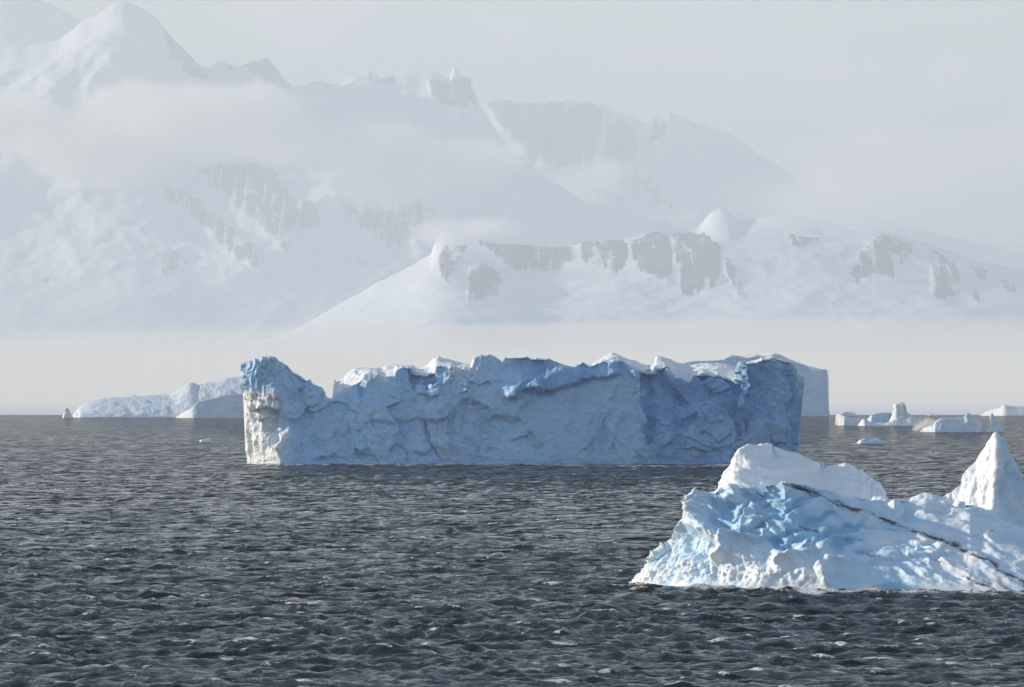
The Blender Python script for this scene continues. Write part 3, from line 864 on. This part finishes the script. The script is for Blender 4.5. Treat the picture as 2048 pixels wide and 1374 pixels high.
def distant_bergs():
    # long low berg on the horizon, left
    g = thing('iceberg', tuple(at(330, 835, float(sea_depth(835)))), 'long low white iceberg sloping up behind the left end of the big blue-grey one', 'iceberg')
    g.location.z = 0
    far_berg('ice_body', '', [(143, 834), (148, 829), (155, 818), (162, 812), (175, 806), (190, 801), (205, 798), (225, 796), (245, 795), (268, 794),
             (290, 792), (310, 791), (340, 790), (355, 783), (365, 775), (378, 766), (386, 765), (394, 771), (402, 768), (430, 765), (450, 757), (470, 755),
             (500, 750), (530, 752), (560, 765), (600, 834)], 835, 150, 2.2, 300, setback=60, rough=0.8, tint0=0.3, lit_left=10, parent=g, prof=1.3,
             rear=[(143, 834), (160, 818), (205, 800), (245, 797), (262, 797), (268, 788), (274, 794), (310, 793), (370, 776), (450, 759), (500, 752), (600, 834)])
    far_berg('ice_shade_wedge', '', [(352, 834), (372, 822), (385, 815), (395, 804), (420, 798), (445, 791), (470, 788), (500, 787), (560, 800), (580, 834)],
             836, 80, 2.4, 310, setback=4, rough=0.6, tint0=0.42, lit_left=26, parent=g)  # added bluer wedge, standing in for shade on the same body
    far_berg('iceberg', 'tiny white ice pinnacle at the left tip of the long low white iceberg', [(125, 835), (127, 827), (130, 817), (134, 815), (138, 818), (141, 826), (145, 833), (147, 836)],
             836, 14, 0.9, 320, setback=3, rough=1.0, tint0=0.2)
    # tall tabular berg behind the right end of the big one
    far_berg('iceberg', 'pale hazy tall flat-topped iceberg behind the right end of the big blue-grey one',
             [(1330, 760), (1365, 728), (1380, 724), (1395, 722), (1420, 722), (1445, 720), (1460, 712), (1475, 712), (1490, 717), (1500, 715), (1515, 711), (1520, 715), (1538, 712),
              (1545, 708), (1560, 711), (1568, 715), (1580, 722), (1600, 728), (1618, 734), (1622, 742), (1630, 740), (1648, 739), (1654, 739), (1656, 746), (1656, 790), (1658, 830)],
             832.5, 260, 2.6, 330, setback=14, rough=0.45, tint0=0.6,
             rear=[(1330, 755), (1365, 727), (1445, 719), (1462, 710), (1480, 713), (1500, 709), (1512, 709), (1530, 712), (1545, 706), (1560, 709), (1580, 719), (1600, 727), (1618, 733), (1650, 741), (1658, 832)])
    # group to the right
    far_berg('iceberg', 'low flat white ice block with a bright left end, left of the towered iceberg',
             [(1670.5, 851), (1671, 835), (1673, 829), (1678, 828), (1683, 831), (1700, 834), (1718, 837), (1732, 838), (1745, 848)], 851, 16, 0.5, 340, setback=2, rough=0.5, tint0=0.3, lit_left=10)
    g = thing('iceberg', tuple(at(1790, 851.5, float(sea_depth(851.5)))), 'white iceberg with a knobbly upright tower and a smooth dome, on the right horizon', 'iceberg')
    g.location.z = 0
    far_berg('ice_foot', '', [(1715, 851), (1720, 845), (1725, 838), (1735, 842), (1750, 845), (1770, 846), (1780, 843), (1795, 838), (1812, 840), (1817, 836), (1822, 833), (1830, 836), (1840, 839), (1850, 850)],
             851.5, 22, 0.6, 350, setback=4, rough=0.7, tint0=0.2, lit_left=6, parent=g)
    far_berg('ice_tower', '', [(1774, 851), (1781, 838), (1786, 825), (1788, 815), (1788, 809), (1792, 807.5), (1797, 808), (1800, 806), (1804, 805), (1809, 807), (1811, 812), (1811, 822), (1816, 827), (1822, 831), (1832, 851)],
             851, 20, 0.5, 360, setback=5, rough=1.2, tint0=0.15, lit_left=12, parent=g, extra_depth=8)
    far_berg('ice_dome', '', [(1733, 850), (1735, 838), (1742, 830), (1752, 827), (1765, 825.5), (1778, 825), (1785, 827), (1790, 834), (1795, 850)],
             850, 30, 0.8, 370, setback=3, rough=0.25, tint0=0.5, lit_left=2, parent=g, extra_depth=30)
    far_berg('iceberg', 'low white iceberg with a pointed peak, right of the drifting spray',
             [(1840, 864), (1848, 856), (1868, 850), (1870, 843), (1876, 839), (1882, 836), (1900, 837), (1928, 836), (1933, 828), (1935, 825), (1940, 828), (1946, 833), (1952, 837), (1960, 845), (1966, 853), (1970, 864)],
             864, 26, 0.5, 380, setback=5, rough=0.9, tint0=0.42, lit_left=22)
    far_berg('iceberg', 'small white fin-shaped iceberg with a hollow left side, at the right edge group',
             [(1962, 864), (1970, 859), (1976, 856), (1980, 848), (1979, 843), (1975, 842), (1972, 840), (1976, 836), (1981, 832), (1983, 826), (1985, 827), (1990, 835), (1996, 842), (2004, 851), (2008, 864)],
             864, 16, 0.45, 390, setback=3, rough=0.6, tint0=0.3, lit_left=8)
    far_berg('ice_floe', 'small pale turquoise floating ice lump in open water above the snowy dome',
             [(1713, 887), (1716, 883), (1721, 879), (1727, 877), (1733, 876), (1740, 878), (1747, 878), (1752, 876), (1757, 877), (1764, 880), (1770, 881), (1776, 886)],
             887, 9, 0.3, 400, setback=1.5, rough=1.6, tint0=0.45, category='ice floe', lit_left=0, mat=M_MAIN)
    far_berg('ice_floe', 'small white floating ice lump on open water left of the big iceberg',
             [(399, 883), (400, 879.5), (404, 879), (410, 878.5), (415, 875.5), (420, 876), (423, 879), (425, 883)],
             883.5, 3.5, 0.2, 410, setback=0.6, rough=1.2, tint0=0.15, category='ice floe', mat=M_MAIN)
    far_berg('ice_floe', 'tiny flat white ice scrap on water above the left side of the snowy dome',
             [(1679, 920.5), (1682, 919), (1687, 918.3), (1692, 918.8), (1694, 920.5)], 921, 1.5, 0.12, 415, setback=0.3, rough=0.8, tint0=0.05, category='ice floe', mat=M_MAIN)
    # on the horizon
    far_berg('iceberg', 'tiny hazy white iceberg on the horizon beyond the low flat block',
             [(1682, 831), (1686, 826), (1692, 823), (1698, 824), (1706, 825), (1712, 828), (1716, 831)], 831.5, 60, 3, 420, setback=10, rough=0.8, tint0=0.1)
    far_berg('iceberg', 'tiny white speck of ice on the horizon between tower and peaked iceberg',
             [(1853, 831), (1857, 828.5), (1861, 826.5), (1865, 828), (1870, 831)], 831.2, 30, 2.5, 430, setback=5, rough=0.5, tint0=0.1)
    far_berg('iceberg', 'hazy pale blocky iceberg on the horizon at the right edge',
             [(1960, 831), (1972, 823), (1990, 818), (2000, 816), (2003, 811), (2010, 809), (2018, 812), (2036, 813), (2046, 812), (2060, 813), (2085, 818), (2100, 831)],
             831.5, 120, 3.5, 440, setback=15, rough=0.6, tint0=0.2, lit_left=40)

# ------------------------------------------------------------------ mountains and snowfields
def mountain(ridge, D, base_py, run, rocks, seed, cols=520, rows=150, relief=(900, 220), prow=None, crest=None, jag=0.0, prof=0.62, back=3000, snowcap=None, name='mountain'):
    """A range: ridge line in photo pixels at distance D, its front running 'run' metres towards the sea."""
    x0, x1 = ridge[0][0], ridge[-1][0]
    xs = np.linspace(x0, x1, cols)
    ry = lin(ridge, xs)
    w_ = max(3, int(cols * 130 / (x1 - x0)))
    ker = np.hanning(2 * w_ + 3); ker /= ker.sum()
    rs = np.convolve(np.pad(ry, w_ + 1, mode='edge'), ker, 'valid')
    pr = lin(prow, xs) if prow else np.zeros(cols)
    cr = lin(crest, xs) if crest else np.zeros(cols)
    w2_ = max(2, int(cols * 60 / (x1 - x0)))
    k2 = np.hanning(2 * w2_ + 3); k2 /= k2.sum()
    cr = np.convolve(np.pad(cr, w2_ + 1, mode='edge'), k2, 'valid'); pr = np.convolve(np.pad(pr, w2_ + 1, mode='edge'), k2, 'valid')
    B = at(xs, ry, D + pr)
    A = at(xs, np.full(cols, base_py), D - run + pr)
    nb = 10
    out = []
    tt = np.concatenate([np.linspace(0, 1, rows), 1 + np.linspace(0, 1, nb + 1)[1:]])
    for t in tt:
        if t <= 1:
            p = A + (B - A) * t
            p[:, 1] = A[:, 1] + (B[:, 1] - A[:, 1]) * t ** prof
            # keep the picture column while the depth changes
            p[:, 1] += cr * smooth(0.72, 1.0, t) ** 1.5
            p[:, 0] = (xs - 1024) / F * p[:, 1]
            pyt = base_py + (rs - base_py) * t + (ry - rs) * smooth(0.72, 1.0, t)
            p[:, 2] = H + (Y_INF - pyt) / F * p[:, 1]
        else:
            u = t - 1
            p = at(xs, ry, D + pr + cr); p[:, 1] += back * u; p[:, 2] = B[:, 2] * (1 - u) - 200 * u
        out.append(p)
    P = np.stack(out, 0)
    T = tt[:, None] * np.ones((1, cols))
    px, py = to_px(P)
    big, a = relief
    rock = np.zeros_like(px)
    wob = fbm(P, (big * 0.4, big * 0.4, big * 0.7), 4, 0.6, seed + 3)
    wob2 = fbm(P, (big * 0.12, big * 0.12, big * 0.5), 3, 0.6, seed + 4, 'ridge')
    for poly, soft, s in rocks:
        m = poly_mask(px + wob * 22, py + wob2 * 14, poly, soft) * s
        rock = np.maximum(rock, m)
    S = P.copy(); S[..., 2] *= 0.45
    d = fbm(S, big, 6, 0.5, seed, 'ridge') * a
    d += fbm(S, big * 0.33, 4, 0.55, seed + 1, 'ridge') * a * 0.30 * (0.6 + 1.0 * rock)
    d += fbm(S, big * 0.11, 4, 0.55, seed + 6, 'ridge') * a * 0.10
    d += fbm(P, big * 0.12, 3, 0.6, seed + 2) * a * 0.16 * rock
    damp = np.where(T <= 1, np.clip(T * 3, 0, 1) * np.clip((1 - T) * 9 + 0.12, 0, 1), 0.1)
    Nn = np.zeros_like(P); Nn[..., 1] = -0.85; Nn[..., 2] = 0.35
    P = P + Nn * (d * damp)[..., None]
    rw = np.exp(-((T - 1) / 0.06) ** 2)
    P[..., 2] += rw * fbm(np.stack([P[..., 0], 0 * T, 0 * T], -1), big * 0.35, 5, 0.58, seed + 8) * a * 0.26
    P[..., 2] += np.exp(-((T - 1) / 0.035) ** 2) * fbm(np.stack([P[..., 0], 0 * T, 0 * T], -1), big * 0.13, 4, 0.6, seed + 9, 'ridge') * jag
    me = mesh_from(name, P.reshape(-1, 3), grid_faces(len(tt), cols)[:, ::-1], {'rock': rock})
    link(name, me, M_MTN, kind='structure')

def mountains():
    # farthest shoulder, top left
    mountain([(-1500, 600), (-900, 200), (-500, 40), (-300, 20), (-150, -10), (0, -14), (60, -8), (100, 6), (130, 25), (165, 50), (260, 110), (420, 200), (520, 300)], 46500, 716, 4500, [], 500, cols=160, rows=60, relief=(2700, 250))
    # ridge B, behind the right shoulder
    mountain([(850, 330), (930, 240), (975, 218), (1000, 206), (1030, 212), (1050, 210), (1075, 205), (1090, 199), (1100, 206), (1120, 206), (1130, 200), (1145, 207), (1165, 212), (1190, 216), (1200, 214), (1225, 222), (1250, 235),
              (1275, 240), (1295, 248), (1302, 232), (1316, 229), (1325, 240), (1330, 228), (1340, 225), (1360, 236), (1400, 252), (1440, 265), (1470, 280), (1500, 302), (1540, 335), (1600, 372), (1680, 415), (1780, 450), (1900, 480), (2200, 520), (2600, 560), (3400, 620), (4600, 690)],
             45500, 716, 3600,
             [([(975, 225), (1040, 215), (1130, 208), (1190, 222), (1215, 260), (1195, 330), (1150, 360), (1090, 350), (1040, 320), (1000, 280)], 20, 1.0),
              ([(1200, 225), (1260, 250), (1285, 290), (1280, 350), (1330, 400), (1360, 440), (1320, 435), (1260, 390), (1215, 330)], 20, 0.9),
              ([(1290, 245), (1335, 240), (1330, 280), (1300, 300)], 10, 0.8),
              ([(1160, 380), (1240, 400), (1260, 420), (1200, 420)], 14, 0.55)], 510, relief=(2400, 260), jag=34.0)
    # massif A on the left with its long shoulder to the right
    mountain([(-1500, 660), (-1000, 420), (-500, 200), (-300, 150), (-150, 110), (0, 105), (60, 100), (120, 85), (165, 52), (205, 32), (225, 22), (245, 17), (270, 19), (295, 27), (315, 45), (335, 70), (355, 95), (380, 122), (400, 145), (420, 150),
              (430, 136), (445, 132), (465, 142), (490, 138), (515, 130), (535, 124), (548, 140), (560, 158), (575, 172), (590, 178), (610, 172), (630, 164), (655, 168), (680, 164), (700, 153), (725, 148), (745, 146), (760, 156),
              (790, 158), (810, 154), (840, 160), (870, 158), (893, 168), (901, 160), (906, 148), (911, 144), (917, 152), (925, 168), (940, 165), (946, 180), (955, 205), (968, 228), (985, 255), (1005, 285), (1040, 322),
              (1075, 350), (1110, 375), (1170, 410), (1220, 428), (1280, 442), (1340, 452), (1450, 480), (1600, 540), (1800, 620), (2000, 690)], 40000, 716, 5000,
             [([(315, 55), (345, 95), (385, 135), (425, 185), (405, 185), (370, 165), (340, 125), (322, 90)], 8, 1.0),
              ([(480, 145), (535, 130), (575, 178), (580, 205), (540, 200), (510, 180)], 9, 1.0),
              ([(425, 140), (465, 142), (470, 160), (440, 160)], 7, 0.6),
              ([(690, 158), (740, 150), (760, 175), (720, 190)], 8, 0.55),
              ([(740, 152), (820, 160), (790, 185), (750, 185)], 7, 0.5),
              ([(862, 180), (900, 182), (948, 170), (960, 240), (930, 248), (890, 235), (868, 205)], 8, 1.05),
              ([(610, 172), (660, 180), (650, 205), (615, 200)], 7, 0.5),
              ([(330, 385), (370, 390), (430, 440), (480, 490), (520, 540), (520, 575), (470, 545), (430, 500), (380, 440), (325, 415)], 12, 0.75),
              ([(370, 340), (460, 335), (540, 350), (590, 420), (650, 460), (640, 500), (590, 480), (560, 510), (500, 460), (440, 400)], 16, 0.75),
              ([(610, 330), (660, 345), (680, 390), (640, 380)], 12, 0.55),
              ([(670, 420), (720, 395), (800, 405), (870, 440), (850, 480), (800, 510), (740, 490), (690, 455)], 18, 0.75),
              ([(315, 515), (360, 512), (380, 545), (340, 565), (315, 550)], 10, 0.6),
              ([(550, 515), (590, 520), (575, 540)], 8, 0.5), ([(670, 510), (740, 530), (770, 560), (720, 545)], 9, 0.5),
              ([(960, 340), (1020, 360), (1000, 385)], 9, 0.45), ([(60, 565), (120, 570), (110, 582), (70, 580)], 6, 0.5)], 520, cols=760, rows=170, relief=(2600, 260), jag=32.0)
    # ridge C, nearer, centre to right
    mountain([(420, 692), (540, 684), (600, 655), (640, 630), (690, 602), (735, 580), (745, 572), (800, 545), (830, 530), (862, 512), (868, 490), (878, 470), (890, 464), (905, 466), (950, 480), (990, 488), (1040, 492), (1100, 499), (1150, 492), (1180, 484), (1220, 482),
              (1280, 474), (1310, 466), (1340, 462), (1380, 458), (1400, 452), (1412, 436), (1425, 424), (1440, 418), (1458, 420), (1466, 430), (1470, 438), (1490, 442), (1520, 437), (1560, 435), (1620, 437), (1680, 446), (1740, 460),
              (1800, 472), (1850, 487), (1900, 504), (1950, 520), (2000, 530), (2048, 545), (2200, 580), (2600, 640), (3200, 690)], 28500, 712, 2300,
             [([(870, 520), (905, 490), (935, 500), (915, 545), (890, 585), (872, 560)], 8, 0.75),
              ([(935, 560), (965, 545), (1003, 575), (995, 608), (960, 612), (930, 605)], 7, 0.85),
              ([(955, 488), (1050, 496), (1150, 502), (1160, 520), (1130, 550), (1060, 562), (1010, 545), (980, 520)], 9, 0.85),
              ([(1165, 490), (1240, 484), (1265, 500), (1250, 540), (1225, 570), (1190, 545), (1160, 530)], 9, 0.75),
              ([(1262, 482), (1320, 474), (1345, 490), (1340, 540), (1330, 580), (1290, 560), (1255, 530)], 8, 0.85),
              ([(1345, 485), (1390, 476), (1440, 500), (1438, 560), (1400, 600), (1365, 600), (1350, 560)], 8, 0.85),
              ([(1440, 520), (1470, 550), (1488, 600), (1478, 610), (1455, 570)], 7, 0.65),
              ([(1565, 482), (1600, 485), (1632, 482), (1625, 498), (1590, 508)], 6, 0.75),
              ([(1700, 560), (1720, 520), (1745, 480), (1790, 482), (1832, 495), (1815, 540), (1780, 570), (1740, 560), (1715, 585)], 9, 0.75),
              ([(1858, 500), (1880, 510), (1925, 550), (1920, 600), (1890, 622), (1865, 610), (1862, 560)], 8, 0.8),
              ([(1940, 545), (1985, 548), (1982, 578), (1960, 575)], 6, 0.7), ([(1942, 590), (1962, 595), (1960, 625), (1945, 615)], 6, 0.65),
              ([(2005, 572), (2036, 580), (2040, 605), (2015, 600)], 6, 0.65)], 530, cols=680, rows=130, relief=(1900, 85), jag=5.0,
             prow=[(420, 500), (700, 0), (880, -300), (1100, 0), (2500, 0)], crest=[(420, 100), (560, 700), (880, 900), (960, 120), (1300, 150), (1400, 900), (1470, 900), (1640, 600), (1750, 150), (2500, 100)], prof=0.7, back=1800)
    # low sunlit snowfield between the shore and the mountains
    xs = np.linspace(-1400, 3450, 240)
    rows = []
    prof = [(7000, 0.4), (7030, 3), (9000, 4.5), (14000, 9), (20000, 70), (25000, 200), (29000, 300), (34000, 340), (38000, 250)]
    ys = np.concatenate([np.linspace(6990, 7600, 20), np.linspace(7700, 38000, 80)])
    for y in ys:
        x = (xs - 1024) / F * y
        z = np.interp(y, [p[0] for p in prof], [p[1] for p in prof])
        rows.append(np.stack([x, np.full_like(x, y), np.full_like(x, z)], -1))
    P = np.stack(rows, 0)
    k = smooth(13000, 20000, P[..., 1])
    P[..., 2] += k * fbm(P * np.array([1, 1, 0]), (5200, 3600, 1), 4, 0.45, 560) * 26
    P[..., 1] += smooth(9000, 7200, P[..., 1]) * perlin(P * np.array([1, 1, 0]), (400, 400, 1), 561) * 40
    P[0, :, 2] = -3
    me = mesh_from('snowfield', P.reshape(-1, 3), grid_faces(len(ys), len(xs))[:, ::-1], {'rock': np.zeros(P.shape[:2])})
    link('snowfield', me, M_SNOW, kind='structure')

def haze():
    m = bpy.data.materials.new('haze'); m.use_nodes = True
    nt = m.node_tree; nt.nodes.clear()
    out = nt.nodes.new('ShaderNodeOutputMaterial')
    v = nt.nodes.new('ShaderNodeVolumePrincipled')
    v.inputs['Color'].default_value = (0.73, 0.78, 0.825, 1)
    v.inputs['Density'].default_value = HAZE
    v.inputs['Anisotropy'].default_value = 0.0
    nt.links.new(v.outputs[0], out.inputs['Volume'])
    x, y0, y1, z0, z1 = 60000, -20000, 75000, -7, 3480
    V = np.array([(-x, y0, z0), (x, y0, z0), (x, y1, z0), (-x, y1, z0), (-x, y0, z1), (x, y0, z1), (x, y1, z1), (-x, y1, z1)], float)
    Q = np.array([(0, 3, 2, 1), (4, 5, 6, 7), (0, 1, 5, 4), (1, 2, 6, 5), (2, 3, 7, 6), (3, 0, 4, 7)])
    me = mesh_from('haze', V, Q, smooth_shade=False)
    link('haze', me, m, kind='stuff')


def fog_bank():
    m = bpy.data.materials.new('low_fog'); m.use_nodes = True
    nt = m.node_tree; nt.nodes.clear()
    out = nt.nodes.new('ShaderNodeOutputMaterial')
    v = nt.nodes.new('ShaderNodeVolumePrincipled')
    v.inputs['Color'].default_value = (0.97, 0.925, 0.84, 1)
    v.inputs['Density'].default_value = 1.7e-4
    v.inputs['Anisotropy'].default_value = 0.0
    nt.links.new(v.outputs[0], out.inputs['Volume'])
    V, Q = [], []
    xs = np.linspace(-15000, 15000, 61); ys = np.linspace(7150, 27000, 25)
    X, Y = np.meshgrid(xs, ys)
    top = np.stack([X, Y, 148 + 0 * X], -1)
    top[..., 2] += fbm(top * np.array([1, 1, 0]), (3500, 5000, 1), 4, 0.55, 650) * 80
    rim = 1 - np.clip(np.minimum(np.minimum(np.abs(X + 15000), np.abs(15000 - X)), np.minimum(Y - 7150, 27000 - Y)) / 1500.0, 0, 1)
    top[..., 2] -= rim * 80
    bot = top.copy(); bot[..., 2] = -5.0
    nr, nc = X.shape
    q = grid_faces(nr, nc); n0 = nr * nc
    loop = [(0, c) for c in range(nc)] + [(r, nc - 1) for r in range(1, nr)] + [(nr - 1, c) for c in range(nc - 2, -1, -1)] + [(r, 0) for r in range(nr - 2, 0, -1)]
    ids = [r * nc + c for r, c in loop]
    sides = [(ids[i], n0 + ids[i], n0 + ids[(i + 1) % len(ids)], ids[(i + 1) % len(ids)]) for i in range(len(ids))]
    Q = np.concatenate([q, q[:, ::-1] + n0, np.array(sides)], 0)
    me = mesh_from('fog_bank', np.concatenate([top.reshape(-1, 3), bot.reshape(-1, 3)], 0), Q, smooth_shade=False)
    link('fog_bank', me, m, kind='stuff')

def vapour(name, blobs, seed, density, cell, g=0.35, step=1.0, color=(1, 0.98, 0.95)):
    """soft drifting vapour: one closed hull around a few ellipsoids, density from noise, thinning to nothing at the hull.
    blobs: (px, py, distance, rx, ry, rz in metres)"""
    C = np.array([at(b[0], b[1], float(b[2])) for b in blobs]); Rr = np.array([b[3:6] for b in blobs], float)
    lo = (C - Rr).min(0); hi = (C + Rr).max(0)
    ctr, ext = (lo + hi) / 2, (hi - lo) / 2
    m = bpy.data.materials.new(name + '_vapour'); m.use_nodes = True
    nt = m.node_tree; nt.nodes.clear()
    out = nt.nodes.new('ShaderNodeOutputMaterial')
    v = nt.nodes.new('ShaderNodeVolumePrincipled')
    v.inputs['Color'].default_value = color + (1,)
    v.inputs['Anisotropy'].default_value = g
    tc = nt.nodes.new('ShaderNodeTexCoord').outputs['Object']
    n = noise(nt, tc, 1.0 / cell, 5, 0.58, 0.3)
    tot = None
    for c, r in zip(C, Rr):
        sb = nt.nodes.new('ShaderNodeVectorMath'); sb.operation = 'SUBTRACT'
        nt.links.new(tc, sb.inputs[0]); sb.inputs[1].default_value = tuple(c - ctr)
        dv = nt.nodes.new('ShaderNodeVectorMath'); dv.operation = 'DIVIDE'
        nt.links.new(sb.outputs[0], dv.inputs[0]); dv.inputs[1].default_value = tuple(r)
        ln = nt.nodes.new('ShaderNodeVectorMath'); ln.operation = 'LENGTH'
        nt.links.new(dv.outputs[0], ln.inputs[0])
        f = math_(nt, 'SUBTRACT', 1.0, ln.outputs['Value'])
        tot = f if tot is None else math_(nt, 'MAXIMUM', tot, f)
    q = math_(nt, 'ADD', tot, math_(nt, 'MULTIPLY', math_(nt, 'SUBTRACT', n, 0.52), 2.8))
    d = math_(nt, 'MULTIPLY', ramp(nt, q, 0.1, 0.8), ramp(nt, tot, 0.0, 0.3))
    nt.links.new(math_(nt, 'MULTIPLY', d, density), v.inputs['Density'])
    nt.links.new(v.outputs[0], out.inputs['Volume'])
    m.cycles.volume_step_rate = step
    # hull: an ellipsoid-like box with its corners rounded off
    th = np.linspace(0, 2 * np.pi, 25); ph = np.linspace(-np.pi / 2, np.pi / 2, 13)
    T, Ph = np.meshgrid(th, ph)
    sg = lambda a, p: np.sign(a) * np.abs(a) ** p
    V = np.stack([sg(np.cos(Ph), 0.5) * sg(np.cos(T), 0.5), sg(np.cos(Ph), 0.5) * sg(np.sin(T), 0.5), sg(np.sin(Ph), 0.5)], -1) * ext * 1.02
    me = mesh_from(name, V.reshape(-1, 3), grid_faces(13, 25))
    o = link(name, me, m, kind='stuff')
    o.location = tuple(ctr)
    return o

def clouds():
    vapour('cloud', [(330, 250, 31000, 800, 800, 300), (190, 295, 30800, 780, 800, 270), (450, 225, 31200, 560, 700, 220), (40, 255, 31000, 640, 700, 230),
                     (540, 275, 31200, 560, 600, 200), (240, 205, 31200, 420, 500, 170)], 600, 0.0055, 380, g=0.0)
    vapour('cloud', [(730, 305, 31200, 500, 700, 270), (850, 335, 31200, 640, 700, 210), (770, 365, 31000, 560, 600, 180), (950, 315, 31400, 440, 500, 130)], 610, 0.0042, 340, g=0.0)
    vapour('cloud', [(1640, 400, 37000, 900, 900, 420), (1840, 370, 37000, 1000, 900, 380), (2050, 330, 37000, 1000, 900, 420), (1740, 300, 37500, 800, 900, 300)], 635, 0.0016, 700, g=0.0)
    vapour('cloud', [(640, 40, 36000, 1000, 900, 300), (980, 60, 36000, 1100, 900, 260), (1380, 120, 36500, 1200, 900, 280), (1760, 165, 36500, 1200, 900, 330)], 637, 0.0011, 800, g=0.0)
    vapour('cloud', [(895, 462, 26600, 260, 400, 90), (965, 458, 26700, 270, 400, 70)], 620, 0.005, 220, g=0.0)
    vapour('cloud', [(1200, 355, 42300, 420, 500, 210), (1165, 375, 42300, 320, 400, 140)], 630, 0.004, 280, g=0.0)
    vapour('sea_spray', [(1850, 850, float(sea_depth(862)), 9, 5, 6.0), (1842, 858, float(sea_depth(863)), 9, 5, 3.4), (1862, 846, float(sea_depth(861)), 7, 4, 5.0)], 640, 0.8, 3.5, step=1.5, g=0.0)

def bird(label, px, py, depth, span, heading, bank, color, name='seabird'):
    """spindle body with head and tail, two swept, bent, tapering wings; one continuous skin"""
    m, nt, b = node_mat(name + '_plumage')
    geo = nt.nodes.new('ShaderNodeTexCoord').outputs['Object']
    c = mix(nt, noise(nt, geo, 9.0, 2), color, tuple(x * 0.8 for x in color))
    nt.links.new(c, b.inputs['Base Color']); b.inputs['Roughness'].default_value = 0.8
    L = span * 0.42
    st = [(-0.62, 0.01, 0.05), (-0.45, 0.02, 0.05), (-0.25, 0.06, 0.06), (0.0, 0.11, 0.10), (0.2, 0.10, 0.10), (0.36, 0.06, 0.065), (0.45, 0.065, 0.065), (0.53, 0.045, 0.045), (0.62, 0.008, 0.01)]
    nseg = 12
    V, Q = [], []
    for x, rw, rh in st:
        for k in range(nseg):
            a = 2 * math.pi * k / nseg
            V.append((x * L, rw * L * math.cos(a), rh * L * math.sin(a)))
    for i in range(len(st) - 1):
        for k in range(nseg):
            Q.append((i * nseg + k, i * nseg + (k + 1) % nseg, (i + 1) * nseg + (k + 1) % nseg, (i + 1) * nseg + k))
    for sgn in (-1, 1):
        w0 = len(V)
        for u, le, te, z in ((0.0, 0.24, -0.14, 0.03), (0.06, 0.25, -0.15, 0.05), (0.22, 0.30, -0.10, 0.13), (0.34, 0.24, -0.09, 0.15), (0.46, 0.08, -0.12, 0.12), (0.5, -0.06, -0.14, 0.10)):
            y = sgn * u * span
            for x, dz in ((le, 0), ((le + te) / 2, 0.018), (te, 0), ((le + te) / 2, -0.012)):
                V.append((x * L, y, (z + dz) * L))
        for i in range(5):
            for k in range(4):
                Q.append((w0 + i * 4 + k, w0 + i * 4 + (k + 1) % 4, w0 + (i + 1) * 4 + (k + 1) % 4, w0 + (i + 1) * 4 + k))
    me = mesh_from(name, np.array(V), np.array(Q))
    o = link(name, me, m, label=label, category='bird')
    o.location = tuple(at(px, py, float(depth)))
    o.rotation_euler = (math.radians(bank), 0, math.radians(heading))

mountains()
main_berg()
near_berg()
distant_bergs()
build_sea()
haze()
fog_bank()
clouds()
bird('white seabird gliding in front of the dark right end of the big iceberg', 1480, 876, 1500, 1.35, 155, 28, (0.8, 0.8, 0.78))
bird('small dark seabird flying in front of the white snow dome', 1522, 976, 596, 0.34, 100, 10, (0.03, 0.03, 0.032))
